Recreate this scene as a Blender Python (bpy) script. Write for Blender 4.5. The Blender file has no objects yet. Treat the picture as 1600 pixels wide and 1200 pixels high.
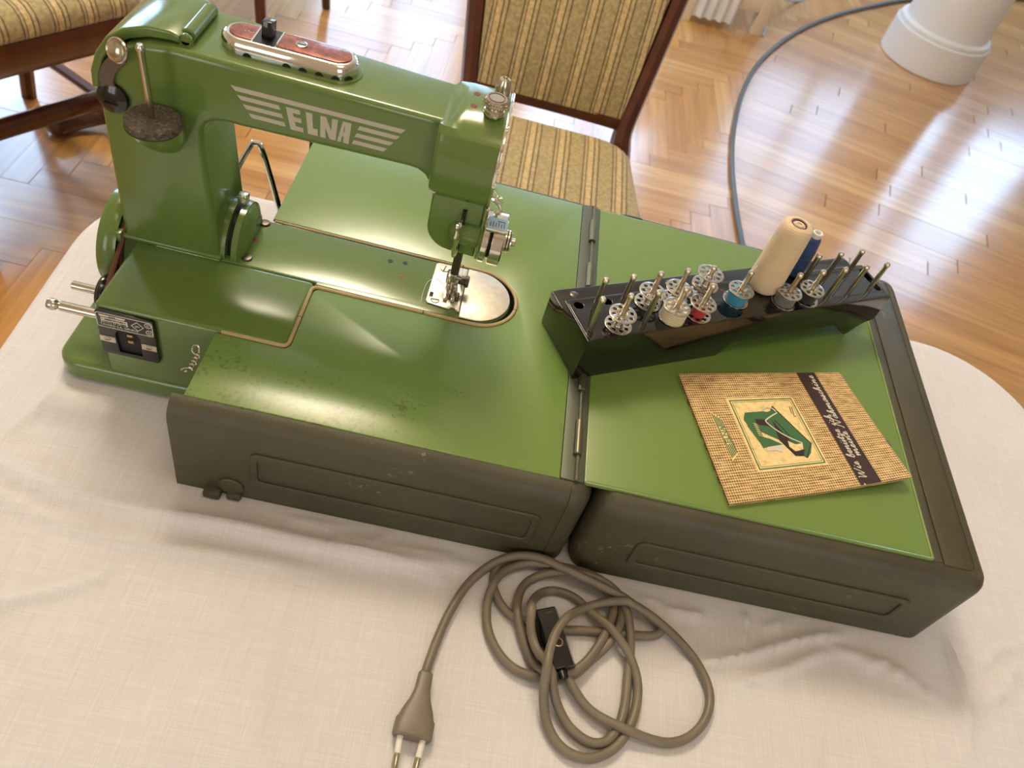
import bpy, bmesh, math, random
import numpy as np
from mathutils import Vector, Matrix, Quaternion

random.seed(7)
SC = bpy.context.scene
COL = SC.collection
Z0 = 0.836                      # height of the green work surface above the floor
PI = math.pi

# ------------------------------------------------------------------ camera
cam_d = bpy.data.cameras.new('camera')
cam = bpy.data.objects.new('camera', cam_d)
COL.objects.link(cam)
CR = ((0.97023798, 0.10860292, 0.21643398),
      (0.22475053, -0.73657986, -0.63791638),
      (0.09014132, 0.66757436, -0.73906632))
CPOS = Vector((-0.10436, -0.30896, 0.42 + Z0))
rx, ry, rz = Vector(CR[0]), -Vector(CR[1]), -Vector(CR[2])
m = Matrix.Identity(4)
for i in range(3):
    m[i][0], m[i][1], m[i][2], m[i][3] = rx[i], ry[i], rz[i], CPOS[i]
cam.matrix_world = m
cam_d.sensor_width = 36
cam_d.lens = 1253.2 / 1600 * 36
cam_d.clip_start = 0.02
cam_d.dof.use_dof = True
cam_d.dof.focus_distance = 0.57
cam_d.dof.aperture_fstop = 13.0
SC.camera = cam

# ------------------------------------------------------------------ world, lights, exposure
w = bpy.data.worlds.new('world')
SC.world = w
w.use_nodes = True
bg = w.node_tree.nodes['Background']
bg.inputs[0].default_value = (0.72, 0.85, 1.0, 1)
bg.inputs[1].default_value = 1.0
SC.view_settings.view_transform = 'Standard'
SC.view_settings.look = 'None'
SC.view_settings.gamma = 1
SC.view_settings.use_curve_mapping = False
SC.view_settings.exposure = -0.06

CEIL = 3.0
WX0, WX1, WY0, WY1 = -3.0, 4.8, -2.6, 5.0
BACK_WIN = [(-1.5, -0.45), (0.0, 1.05), (1.45, 2.35), (2.58, 2.96), (3.08, 3.68)]
BACK_GAIN = [0.75, 1.0, 0.5, 0.85, 0.85]          # strength per window, tuned for the reflections on the floor
WIN_Z = (0.95, 2.65)
LEFT_WIN = [(2.9, 4.4)]
FRONT_FILL_WIN = [(-2.2, -0.9), (0.6, 1.9)]  # unseen windows behind the camera, added as general fill
def area(name, loc, rot, sx, sy, power, col):
    d = bpy.data.lights.new(name, 'AREA')
    d.shape = 'RECTANGLE'; d.size = sx; d.size_y = sy; d.energy = power; d.color = col
    o = bpy.data.objects.new(name, d); COL.objects.link(o)
    o.location = loc; o.rotation_euler = rot
    return o
DAY = (0.42, 0.66, 1.0)
PW = 22.0       # watts per square metre of window
wz = (WIN_Z[0] + WIN_Z[1]) / 2; wh = WIN_Z[1] - WIN_Z[0]
for (a, b), g in zip(BACK_WIN, BACK_GAIN):
    area('window_light', ((a + b) / 2, WY1 + 0.10, wz), (-PI / 2, 0, 0), b - a, wh, g * PW * (b - a) * wh, DAY)
for a, b in LEFT_WIN:
    area('window_light', (WX0 - 0.10, (a + b) / 2, wz), (0, -PI / 2, 0), wh, b - a, 1.5 * PW * (b - a) * wh, DAY)
for a, b in FRONT_FILL_WIN:
    area('window_light', ((a + b) / 2, WY0 - 0.10, wz), (PI / 2, 0, 0), b - a, wh, 0.42 * PW * (b - a) * wh, (1.0, 0.95, 0.88))  # warm fill light at the added front windows

# ------------------------------------------------------------------ materials
def srgb(r, g, b):
    f = lambda c: (c / 255 / 12.92) if c / 255 <= 0.04045 else ((c / 255 + 0.055) / 1.055) ** 2.4
    return (f(r), f(g), f(b), 1)
class Mat:
    def __init__(s, name):
        s.m = bpy.data.materials.new(name); s.m.use_nodes = True
        s.n = s.m.node_tree.nodes; s.l = s.m.node_tree.links
        s.p = s.n['Principled BSDF']
    def node(s, t, **kw):
        n = s.n.new(t)
        for k, v in kw.items():
            if k.startswith('i_'): n.inputs[k[2:]].default_value = v
            else: setattr(n, k, v)
        return n
    def link(s, a, b): s.l.new(a, b)
    def set(s, **kw):
        for k, v in kw.items(): s.p.inputs[k.replace('_', ' ')].default_value = v
    def coord(s, kind='Object', scale=(1, 1, 1)):
        t = s.node('ShaderNodeTexCoord'); mp = s.node('ShaderNodeMapping')
        mp.inputs['Scale'].default_value = scale
        s.link(t.outputs[kind], mp.inputs[0]); return mp.outputs[0]
    def noise(s, vec, scale, detail=4, rough=0.5):
        n = s.node('ShaderNodeTexNoise'); n.inputs['Scale'].default_value = scale
        n.inputs['Detail'].default_value = detail; n.inputs['Roughness'].default_value = rough
        s.link(vec, n.inputs['Vector']); return n.outputs['Fac']
    def ramp(s, fac, stops):
        r = s.node('ShaderNodeValToRGB'); e = r.color_ramp.elements
        while len(e) < len(stops): e.new(0.5)
        for i, (p, c) in enumerate(stops): e[i].position = p; e[i].color = c
        s.link(fac, r.inputs[0]); return r.outputs[0]
    def bump(s, h, strength, dist):
        b = s.node('ShaderNodeBump'); b.inputs['Strength'].default_value = strength; b.inputs['Distance'].default_value = dist
        s.link(h, b.inputs['Height']); s.link(b.outputs[0], s.p.inputs['Normal'])
    def math(s, op, a, b=None):
        n = s.node('ShaderNodeMath', operation=op)
        for i, x in enumerate((a, b)):
            if x is None: continue
            if isinstance(x, (int, float)): n.inputs[i].default_value = x
            else: s.link(x, n.inputs[i])
        return n.outputs[0]
    def mix(s, fac, a, b, blend='MIX'):
        n = s.node('ShaderNodeMix', data_type='RGBA', blend_type=blend)
        for i, x in ((0, fac), (6, a), (7, b)):
            if isinstance(x, (int, float, tuple)): n.inputs[i].default_value = x
            else: s.link(x, n.inputs[i])
        return n.outputs[2]
def plain(name, col, rough=0.5, metal=0.0, coat=0.0):
    M = Mat(name); M.set(Base_Color=col, Roughness=rough, Metallic=metal, Coat_Weight=coat, Coat_Roughness=0.12)
    return M.m

def green_paint(name, a, b, rough, speck):
    M = Mat(name); v = M.coord()
    n = M.noise(v, 6, 2); c = M.ramp(n, [(0.3, a), (0.7, b)])
    if speck:
        # dark wear specks, dense on the front left part of the sheet round the machine
        sp = M.noise(v, 330, 2, 0.6); big = M.noise(v, 45, 3)
        sep = M.node('ShaderNodeSeparateXYZ'); M.link(v, sep.inputs[0])      # object origin is the middle of the case
        ny = M.math('SUBTRACT', -0.075, sep.outputs[1]); nx = M.math('SUBTRACT', -0.06, sep.outputs[0])
        near = M.math('MINIMUM', M.math('MULTIPLY', ny, 2.6), M.math('MULTIPLY', nx, 1.6))
        near = M.math('MINIMUM', near, 0.17)
        t = M.math('ADD', M.math('MULTIPLY', sp, 0.7), near); t = M.math('ADD', t, M.math('MULTIPLY', big, 0.35))
        k = M.ramp(t, [(0.70, (0, 0, 0, 1)), (0.80, (1, 1, 1, 1))])
        k = M.math('MULTIPLY', k, 0.5)
        c = M.mix(k, c, srgb(70, 78, 36))
    M.link(c, M.p.inputs['Base Color'])
    M.set(Roughness=rough, Coat_Weight=0.25, Coat_Roughness=0.16)
    r = M.noise(v, 60, 3); rr = M.ramp(r, [(0.3, (rough * 0.96,) * 3 + (1,)), (0.7, (rough * 1.04,) * 3 + (1,))])
    M.link(rr, M.p.inputs['Roughness'])
    return M.m
GREEN_M = green_paint('machine_green_enamel', srgb(95, 118, 57), srgb(98, 121, 59), 0.18, False)
GREEN_P = green_paint('panel_green_enamel', srgb(107, 134, 65), srgb(111, 138, 68), 0.25, True)

def olive():
    M = Mat('olive_crinkle_lacquer'); v = M.coord()
    n = M.noise(v, 18, 4); c = M.ramp(n, [(0.3, srgb(66, 62, 44)), (0.7, srgb(77, 72, 52))])
    w1 = M.noise(v, 170, 3, 0.7); k = M.ramp(w1, [(0.60, (0, 0, 0, 1)), (0.66, (1, 1, 1, 1))])
    big = M.noise(v, 22, 2); kb = M.ramp(big, [(0.60, (0, 0, 0, 1)), (0.68, (1, 1, 1, 1))])
    k = M.math('MULTIPLY', k, kb); k = M.math('MULTIPLY', k, 0.55)
    c = M.mix(k, c, srgb(150, 140, 118)); M.link(c, M.p.inputs['Base Color'])
    M.set(Roughness=0.46)
    M.bump(M.noise(v, 420, 3, 0.6), 0.6, 0.0008)
    return M.m
OLIVE = olive()
OLIVE_RUST = plain('olive_hinge_metal', srgb(84, 88, 72), 0.42, 0.4)
STEEL_D = plain('aged_hinge_steel', srgb(112, 108, 84), 0.38, 0.8)
CHROME = plain('chrome', srgb(225, 222, 215), 0.08, 1.0)
STEEL = plain('polished_steel', srgb(196, 190, 178), 0.22, 1.0)
NICKEL = plain('nickel_plate', srgb(190, 184, 165), 0.20, 1.0)
def brushed():
    M = Mat('satin_plate_steel'); v = M.coord('Object', (1, 1, 1))
    n = M.noise(v, 160, 3); c = M.ramp(n, [(0.3, srgb(196, 188, 170)), (0.7, srgb(214, 206, 188))])
    M.link(c, M.p.inputs['Base Color']); M.set(Metallic=0.9, Roughness=0.34); return M.m
SATIN = brushed()
BLACK = plain('black_bakelite', srgb(18, 17, 16), 0.14, 0, 0.3)
BLACK_L = plain('black_lacquered_tin', srgb(12, 12, 13), 0.07, 0, 0.6)
BLACK_M = plain('matte_black', srgb(10, 10, 10), 0.6)
DARKMET = plain('dark_gunmetal', srgb(92, 86, 76), 0.3, 0.8)
LEVER = plain('lever_grey_steel', srgb(112, 106, 98), 0.38, 0.8)
LOGO = plain('logo_grey_print', srgb(186, 178, 160), 0.4)
BELT = plain('brown_leather_belt', srgb(92, 52, 34), 0.5)
BEAD = plain('tan_rubber_bead', srgb(176, 152, 104), 0.5)
REDHOLE = plain('red_brown_bushing', srgb(120, 40, 16), 0.3)
SCALE = plain('pale_blue_scale', srgb(150, 180, 205), 0.35)
WHITE_P = plain('white_print', srgb(214, 208, 190), 0.5)
BRASS = plain('brass_contact', srgb(178, 160, 120), 0.3, 0.9)
def inlay():
    M = Mat('mottled_red_inlay'); v = M.coord()
    n = M.noise(v, 160, 5, 0.65)
    c = M.ramp(n, [(0.30, srgb(88, 34, 24)), (0.5, srgb(138, 62, 44)), (0.72, srgb(176, 104, 82))])
    M.link(c, M.p.inputs['Base Color']); M.set(Roughness=0.25, Coat_Weight=0.4, Metallic=0.2); return M.m
INLAY = inlay()
def felt():
    M = Mat('grey_brown_felt'); v = M.coord(); n = M.noise(v, 420, 4, 0.7)
    c = M.ramp(n, [(0.3, srgb(52, 46, 44)), (0.55, srgb(92, 82, 72)), (0.75, srgb(140, 122, 92))])
    M.link(c, M.p.inputs['Base Color']); M.set(Roughness=1.0); M.bump(n, 0.8, 0.0012); return M.m
FELT = felt()
def thread(name, col, col2):
    M = Mat(name); v = M.coord('Object', (1, 1, 1))
    wv = M.node('ShaderNodeTexWave', wave_type='BANDS', bands_direction='Z')
    wv.inputs['Scale'].default_value = 190; wv.inputs['Distortion'].default_value = 10.0; wv.inputs['Detail'].default_value = 3.0
    wv.inputs['Detail Scale'].default_value = 0.5
    M.link(v, wv.inputs['Vector']); c = M.mix(wv.outputs['Fac'], col2, col); M.link(c, M.p.inputs['Base Color'])
    M.set(Roughness=0.75, Sheen_Weight=0.3); M.bump(wv.outputs['Fac'], 0.35, 0.0005); return M.m
T_BEIGE = thread('beige_thread', srgb(222, 196, 158), srgb(212, 184, 146))
T_BLUE = thread('navy_blue_thread', srgb(38, 72, 122), srgb(22, 46, 88))
T_CREAM = thread('cream_thread', srgb(226, 210, 176), srgb(190, 174, 140))
T_RED = thread('red_thread', srgb(200, 36, 32), srgb(150, 20, 20))
T_CYAN = thread('turquoise_thread', srgb(60, 150, 180), srgb(34, 116, 146))
T_GREY = thread('grey_thread', srgb(120, 116, 112), srgb(84, 80, 78))
T_BLACK = thread('black_thread', srgb(30, 28, 27), srgb(14, 13, 13))
PURPLE = plain('purple_core', srgb(92, 28, 72), 0.7)
WHITE_PL = plain('white_plastic', srgb(226, 224, 216), 0.4)
def cord_mat():
    M = Mat('grey_brown_rubber'); v = M.coord(); n = M.noise(v, 60, 3)
    c = M.ramp(n, [(0.3, srgb(112, 102, 86)), (0.7, srgb(124, 114, 97))]); M.link(c, M.p.inputs['Base Color'])
    M.set(Roughness=0.42); return M.m
CORD = cord_mat()
def cloth_mat():
    M = Mat('white_linen_cloth'); v = M.coord('Object')
    def weave(sc, rot):
        mp = M.node('ShaderNodeMapping'); mp.inputs['Scale'].default_value = sc
        mp.inputs['Rotation'].default_value = (0, 0, rot); M.link(v, mp.inputs[0]); return mp.outputs[0]
    a = M.noise(weave((24, 1150, 1), 0.06), 1.0, 3, 0.6); b = M.noise(weave((1150, 24, 1), 0.06), 1.0, 3, 0.6)
    s = M.math('ADD', a, b); s = M.math('MULTIPLY', s, 0.5)
    blot = M.noise(v, 7, 3)
    c1 = M.ramp(s, [(0.34, srgb(202, 198, 199)), (0.5, srgb(215, 212, 214)), (0.66, srgb(230, 228, 230))])
    c = M.mix(0.35, c1, M.ramp(blot, [(0.35, srgb(208, 204, 205)), (0.65, srgb(220, 217, 219))]))
    M.link(c, M.p.inputs['Base Color']); M.set(Roughness=0.9, Sheen_Weight=0.15)
    M.bump(s, 0.5, 0.0006); return M.m
CLOTH = cloth_mat()
def wood_floor():
    M = Mat('oak_parquet'); t = M.node('ShaderNodeTexCoord')
    mp = M.node('ShaderNodeMapping'); mp.inputs['Scale'].default_value = (3.0, 46.0, 1); M.link(t.outputs['UV'], mp.inputs[0])
    n = M.noise(mp.outputs[0], 1.0, 5, 0.6)
    geo = M.node('ShaderNodeNewGeometry'); oi = M.node('ShaderNodeObjectInfo')
    r = M.math('FRACT', M.math('ADD', geo.outputs['Random Per Island'], M.math('MULTIPLY', oi.outputs['Random'], 7.31)))
    base = M.ramp(r, [(0.0, srgb(186, 132, 70)), (0.35, srgb(208, 158, 94)), (0.7, srgb(196, 144, 82)), (1.0, srgb(220, 176, 114))])
    g = M.ramp(n, [(0.3, (0.72, 0.68, 0.62, 1)), (0.6, (1, 1, 1, 1))])
    c = M.mix(1.0, base, g, 'MULTIPLY'); M.link(c, M.p.inputs['Base Color'])
    M.set(Roughness=0.28, Coat_Weight=1.0, Coat_Roughness=0.15, Coat_IOR=1.6)
    mp2 = M.node('ShaderNodeMapping'); mp2.inputs['Scale'].default_value = (2.0, 14.0, 1); M.link(t.outputs['UV'], mp2.inputs[0])
    M.bump(M.noise(mp2.outputs[0], 1.0, 2), 0.10, 0.004); return M.m
FLOOR = wood_floor()
SUBF = plain('floor_joint_filler', srgb(146, 100, 56), 0.6)
def wood(name, a, b, rough=0.3):
    M = Mat(name); v = M.coord('Object', (18, 18, 2.5)); n = M.noise(v, 2.0, 4, 0.6)
    c = M.ramp(n, [(0.3, a), (0.7, b)]); M.link(c, M.p.inputs['Base Color'])
    M.set(Roughness=rough, Coat_Weight=0.4, Coat_Roughness=0.2); return M.m
MAHOG = wood('mahogany', srgb(66, 28, 12), srgb(92, 42, 20))
def stripes():
    M = Mat('striped_damask'); v = M.coord('Object'); s = M.node('ShaderNodeSeparateXYZ'); M.link(v, s.inputs[0])
    ph = M.math('FRACT', M.math('MULTIPLY', s.outputs[0], 1 / 0.054))
    A = srgb(178, 160, 116); B = srgb(208, 184, 134); D = srgb(112, 92, 62); E_ = srgb(192, 174, 128)
    r = M.node('ShaderNodeValToRGB'); r.color_ramp.interpolation = 'CONSTANT'
    st = [(0.0, A), (0.40, D), (0.45, E_), (0.52, D), (0.56, B), (0.74, D), (0.79, E_), (0.90, D), (0.95, A)]
    e = r.color_ramp.elements
    while len(e) < len(st): e.new(0.5)
    for i, (p, c) in enumerate(st): e[i].position = p; e[i].color = c
    M.link(ph, r.inputs[0])
    n = M.noise(v, 160, 3, 0.7); c = M.mix(0.75, r.outputs[0], M.ramp(n, [(0.4, (0.62, 0.6, 0.55, 1)), (0.6, (1.05, 1.05, 1.0, 1))]), 'MULTIPLY')
    M.link(c, M.p.inputs['Base Color']); M.set(Roughness=0.8, Sheen_Weight=0.3); M.bump(n, 0.3, 0.001); return M.m
STRIPE = stripes()
PLASTER = plain('white_plaster', srgb(228, 232, 240), 0.45)
WALLM = plain('warm_white_wall', srgb(222, 208, 186), 0.9)
CEILM = plain('ceiling_white', srgb(236, 224, 200), 0.9)
WHITE_W = plain('white_painted_wood', srgb(232, 222, 204), 0.4)
FCABLE = plain('grey_floor_cable', srgb(92, 100, 106), 0.35)

# ------------------------------------------------------------------ object helpers
BASE = {}
def root(name, base, label, cat, group=None):
    o = bpy.data.objects.new(name, None); COL.objects.link(o)
    o.empty_display_size = 0.02
    o.location = (base[0], base[1], base[2] + Z0)
    BASE[o.name] = Vector(base)
    o['label'] = label; o['category'] = cat
    if group: o['group'] = group
    return o
def finish(me, mat, smooth=None):
    me.materials.append(mat)
    if smooth is not None:
        for p in me.polygons: p.use_smooth = True
        me.set_sharp_from_angle(angle=math.radians(smooth))
def mesh_of(bm, name):
    bmesh.ops.recalc_face_normals(bm, faces=bm.faces)
    me = bpy.data.meshes.new(name); bm.to_mesh(me); bm.free(); return me
def part(name, bm, mat, parent, smooth=35, label=None, kind=None):
    """a mesh given in work coordinates, stored relative to its thing's base"""
    me = bm if isinstance(bm, bpy.types.Mesh) else mesh_of(bm, name)
    b = BASE[parent.name]
    me.transform(Matrix.Translation(-b))
    finish(me, mat, smooth)
    o = bpy.data.objects.new(name, me); COL.objects.link(o); o.parent = parent
    BASE[o.name] = b
    if label: o['label'] = label
    if kind: o['kind'] = kind
    return o
def single(name, bm, mat, base, label, cat, smooth=35, group=None):
    me = bm if isinstance(bm, bpy.types.Mesh) else mesh_of(bm, name)
    me.transform(Matrix.Translation(-Vector(base))); finish(me, mat, smooth)
    o = bpy.data.objects.new(name, me); COL.objects.link(o)
    o.location = (base[0], base[1], base[2] + Z0); BASE[o.name] = Vector(base)
    o['label'] = label; o['category'] = cat
    if group: o['group'] = group
    return o
def struct(name, bm, mat, smooth=None):
    me = mesh_of(bm, name); finish(me, mat, smooth)
    o = bpy.data.objects.new(name, me); COL.objects.link(o)
    o.location = (0, 0, Z0); BASE[o.name] = Vector((0, 0, 0)); o['kind'] = 'structure'
    return o
def copy_tree(o, loc, label, group=None):
    c = o.copy(); COL.objects.link(c); c.location = loc; c['label'] = label
    if group: c['group'] = group
    for ch in o.children:
        d = ch.copy(); COL.objects.link(d); d.parent = c
        for g in ch.children:
            e = g.copy(); COL.objects.link(e); e.parent = d
    return c

def B(): return bmesh.new()
def box(bm, x0, x1, y0, y1, z0, z1, bev=0.0, seg=2, mat4=None):
    r = bmesh.ops.create_cube(bm, size=1.0)
    vs = r['verts']
    for v in vs:
        v.co = Vector(((x0 + x1) / 2 + v.co.x * (x1 - x0), (y0 + y1) / 2 + v.co.y * (y1 - y0), (z0 + z1) / 2 + v.co.z * (z1 - z0)))
    if bev > 0:
        es = list({e for v in vs for e in v.link_edges})
        rr = bmesh.ops.bevel(bm, geom=es, offset=bev, segments=seg, profile=0.5, affect='EDGES')
        vs = list({v for f in rr['faces'] for v in f.verts} | {v for v in vs if v.is_valid})
    if mat4 is not None: bmesh.ops.transform(bm, matrix=mat4, verts=[v for v in vs if v.is_valid])
    return bm
def frame_to(p0, p1):
    d = (Vector(p1) - Vector(p0)); L = d.length; q = Vector((0, 0, 1)).rotation_difference(d.normalized())
    return Matrix.Translation(Vector(p0)) @ q.to_matrix().to_4x4(), L
def lathe(bm, prof, p0=(0, 0, 0), axis=(0, 0, 1), n=24):
    """prof: list of (radius, height along axis); closes with caps where radius>0 at the ends"""
    q = Vector((0, 0, 1)).rotation_difference(Vector(axis).normalized()); M4 = Matrix.Translation(Vector(p0)) @ q.to_matrix().to_4x4()
    rings = []
    for r, h in prof:
        if r <= 1e-7: rings.append([bm.verts.new(M4 @ Vector((0, 0, h)))])
        else: rings.append([bm.verts.new(M4 @ Vector((r * math.cos(2 * PI * k / n), r * math.sin(2 * PI * k / n), h))) for k in range(n)])
    for a, b in zip(rings, rings[1:]):
        for k in range(n):
            k2 = (k + 1) % n
            if len(a) == 1 and len(b) == 1: continue
            if len(a) == 1: bm.faces.new((a[0], b[k], b[k2]))
            elif len(b) == 1: bm.faces.new((a[k], b[0], a[k2]))
            else: bm.faces.new((a[k], b[k], b[k2], a[k2]))
    for rg in (rings[0], rings[-1]):
        if len(rg) > 1: bm.faces.new(rg)
    return bm
def cyl(bm, p0, p1, r0, r1=None, n=20, ch=0.0):
    r1 = r0 if r1 is None else r1
    L = (Vector(p1) - Vector(p0)).length; d = Vector(p1) - Vector(p0)
    if ch > 0: pr = [(r0 - ch, 0), (r0, ch), (r1, L - ch), (r1 - ch, L)]
    else: pr = [(r0, 0), (r1, L)]
    return lathe(bm, pr, p0, d, n)
def smooth_path(pts, n, closed=False):
    P = [Vector(p) for p in pts]; out = []; N = len(P)
    for i in range(N if closed else N - 1):
        g = lambda k: P[k % N] if closed else P[min(max(k, 0), N - 1)]
        a, b, c, d = g(i - 1), g(i), g(i + 1), g(i + 2)
        for k in range(n):
            t = k / n
            out.append(0.5 * ((2 * b) + (c - a) * t + (2 * a - 5 * b + 4 * c - d) * t * t + (3 * b - a - 3 * c + d) * t ** 3))
    if not closed: out.append(P[-1])
    return out
def tube(bm, pts, r, n=10, closed=False, caps=True, sx=1.0, up=None):
    """sweep a circle (or ellipse, sx) along pts; r may be a list"""
    P = [Vector(p) for p in pts]; N = len(P); rings = []
    nrm = None
    for i in range(N):
        if closed: t = (P[(i + 1) % N] - P[i - 1])
        else: t = P[min(i + 1, N - 1)] - P[max(i - 1, 0)]
        t.normalize()
        if up is not None: nrm = Vector(up)
        if nrm is None: nrm = t.orthogonal()
        nrm = (nrm - t * nrm.dot(t)).normalized(); bi = t.cross(nrm)
        rr = r[i] if isinstance(r, (list, tuple)) else r
        rings.append([bm.verts.new(P[i] + (nrm * math.cos(2 * PI * k / n) + bi * sx * math.sin(2 * PI * k / n)) * rr) for k in range(n)])
    for i in range(N if closed else N - 1):
        a, b = rings[i], rings[(i + 1) % N]
        for k in range(n): bm.faces.new((a[k], a[(k + 1) % n], b[(k + 1) % n], b[k]))
    if caps and not closed: bm.faces.new(rings[0]); bm.faces.new(rings[-1])
    return bm
def sweep(bm, path, prof, closed=False, cap=True):
    """path: list of (x,y); prof: list of (inset to the left of travel, z); closed profile loop"""
    N = len(path); rings = []
    for i in range(N):
        p = Vector(path[i])
        a = Vector(path[i - 1]) if (closed or i > 0) else p
        b = Vector(path[(i + 1) % N]) if (closed or i < N - 1) else p
        d1 = (p - a); d2 = (b - p)
        d1 = d1.normalized() if d1.length > 1e-9 else d2.normalized(); d2 = d2.normalized() if d2.length > 1e-9 else d1
        n1 = Vector((-d1.y, d1.x)); n2 = Vector((-d2.y, d2.x)); nn = (n1 + n2); nn.normalize(); k = 1 / max(0.3, nn.dot(n1))
        rings.append([bm.verts.new((p.x + nn.x * k * q[0], p.y + nn.y * k * q[0], q[1])) for q in prof])
    n = len(prof)
    for i in range(N if closed else N - 1):
        a, b = rings[i], rings[(i + 1) % N]
        for k in range(n): bm.faces.new((a[k], a[(k + 1) % n], b[(k + 1) % n], b[k]))
    if cap and not closed: bm.faces.new(rings[0]); bm.faces.new(rings[-1][::-1])
    return bm
def plate(outlines, thick, bev=0.0, mat4=None, res=2):
    """flat sheet with holes, local z from 0 to thick, as a mesh"""
    cu = bpy.data.curves.new('plate', 'CURVE'); cu.dimensions = '2D'; cu.fill_mode = 'BOTH'
    cu.extrude = max(0.0, thick / 2 - bev); cu.bevel_depth = bev; cu.bevel_resolution = res; cu.offset = -bev
    for o in outlines:
        s = cu.splines.new('POLY'); s.points.add(len(o) - 1); s.use_cyclic_u = True
        for p, q in zip(s.points, o): p.co = (q[0], q[1], 0, 1)
    ob = bpy.data.objects.new('plate', cu); COL.objects.link(ob)
    dg = bpy.context.evaluated_depsgraph_get()
    me = bpy.data.meshes.new_from_object(ob.evaluated_get(dg))
    bpy.data.objects.remove(ob); bpy.data.curves.remove(cu)
    bm = bmesh.new(); bm.from_mesh(me); bmesh.ops.remove_doubles(bm, verts=bm.verts, dist=1e-6)
    bmesh.ops.recalc_face_normals(bm, faces=bm.faces); bm.to_mesh(me); bm.free()
    me.materials.clear()
    me.transform(Matrix.Translation((0, 0, thick / 2)))
    if mat4 is not None: me.transform(mat4)
    return me
def basis(o, x, y, z=None):
    x, y = Vector(x), Vector(y); z = Vector(z) if z is not None else x.cross(y)
    M4 = Matrix.Identity(4)
    for i in range(3): M4[i][0], M4[i][1], M4[i][2], M4[i][3] = x[i], y[i], z[i], o[i]
    return M4
def text_mesh(s, size, mat4, thick=0.0002, align='LEFT', shear=0.0):
    cu = bpy.data.curves.new('txt', 'FONT'); cu.body = s; cu.size = size; cu.extrude = thick / 2; cu.align_x = align; cu.shear = shear
    cu.resolution_u = 3
    ob = bpy.data.objects.new('txt', cu); COL.objects.link(ob); dg = bpy.context.evaluated_depsgraph_get()
    me = bpy.data.meshes.new_from_object(ob.evaluated_get(dg)); bpy.data.objects.remove(ob); bpy.data.curves.remove(cu)
    me.materials.clear(); me.transform(mat4); return me
def arc(cx, cy, r, a0, a1, n):
    return [(cx + r * math.cos(math.radians(a0 + (a1 - a0) * i / n)), cy + r * math.sin(math.radians(a0 + (a1 - a0) * i / n))) for i in range(n + 1)]
def rrect(x0, x1, y0, y1, r, n=5):
    return arc(x1 - r, y1 - r, r, 0, 90, n) + arc(x0 + r, y1 - r, r, 90, 180, n) + arc(x0 + r, y0 + r, r, 180, 270, n) + arc(x1 - r, y0 + r, r, 270, 360, n)
def circ(x, y, r, n=16): return [(x + r * math.cos(2 * PI * k / n), y + r * math.sin(2 * PI * k / n)) for k in range(n)]
def join(*mes):
    bm = bmesh.new()
    for me in mes: bm.from_mesh(me)
    return bm
XZ = lambda y: basis((0, y, 0), (1, 0, 0), (0, 0, 1), (0, -1, 0))   # local (x,y) -> world (x,z); thickness grows towards -y
FZ = -Z0                          # floor in work coordinates
TZ = -0.086                       # table cloth top

# ================================================================== THE SETTING
ARC = [(0.66, 0.75), (0.635, 1.15), (0.622, 1.53), (0.618, 1.709), (0.624, 1.914), (0.651, 2.154), (0.713, 2.443), (0.809, 2.715), (0.98, 3.033), (1.197, 3.329), (1.467, 3.617), (1.67, 3.804), (1.95, 4.02), (2.3, 4.24), (2.8, 4.45)]
ARCF = smooth_path([(x, y, 0) for x, y in ARC], 6)
bm = B(); box(bm, WX0, WX1, WY0, WY1, FZ - 0.08, FZ - 0.0052)
floor = struct('floor', bm, SUBF)

def clip(poly, p, n):
    out = []
    for i in range(len(poly)):
        a, b = poly[i], poly[(i + 1) % len(poly)]
        da = (a[0] - p[0]) * n[0] + (a[1] - p[1]) * n[1]; db = (b[0] - p[0]) * n[0] + (b[1] - p[1]) * n[1]
        if da >= 0: out.append(a)
        if (da >= 0) != (db >= 0):
            t = da / (da - db); out.append((a[0] + (b[0] - a[0]) * t, a[1] + (b[1] - a[1]) * t))
    return out
def arc_side(c):
    k = min(range(len(ARCF)), key=lambda i: (ARCF[i].x - c[0]) ** 2 + (ARCF[i].y - c[1]) ** 2)
    a, b = ARCF[max(k - 1, 0)], ARCF[min(k + 1, len(ARCF) - 1)]
    t = (b - a).normalized(); n = (t.y, -t.x)          # points to the right-hand (column) side
    return (ARCF[k].x, ARCF[k].y), n, (c[0] - ARCF[k].x) * n[0] + (c[1] - ARCF[k].y) * n[1], (ARCF[k] - Vector((c[0], c[1], 0))).length
planks = []    # (polygon, length direction)
PWD, PL = 0.06, 0.36
X0, X1, Y0, Y1 = WX0 + 0.15, WX1 - 0.15, WY0 + 0.15, WY1 - 0.15
def add_plank(poly, d, inside):
    c = (sum(p[0] for p in poly) / len(poly), sum(p[1] for p in poly) / len(poly))
    if not (X0 - 0.14 < c[0] < X1 + 0.14 and Y0 - 0.14 < c[1] < Y1 + 0.14): return
    for q_, n_ in (((WX0, 0), (1, 0)), ((WX1, 0), (-1, 0)), ((0, WY0), (0, 1)), ((0, WY1), (0, -1))): poly = clip(poly, q_, n_)
    if len(poly) < 3: return
    p, n, s, dist = arc_side(c)
    if dist < 0.6:
        if inside: poly = clip(poly, p, n)
        else: poly = clip(poly, p, (-n[0], -n[1]))
    elif (s > 0) != inside: return
    if len(poly) < 3: return
    ar = abs(sum(poly[i][0] * poly[(i + 1) % len(poly)][1] - poly[(i + 1) % len(poly)][0] * poly[i][1] for i in range(len(poly)))) / 2
    if ar > 4e-4: planks.append((poly, d))
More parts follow.
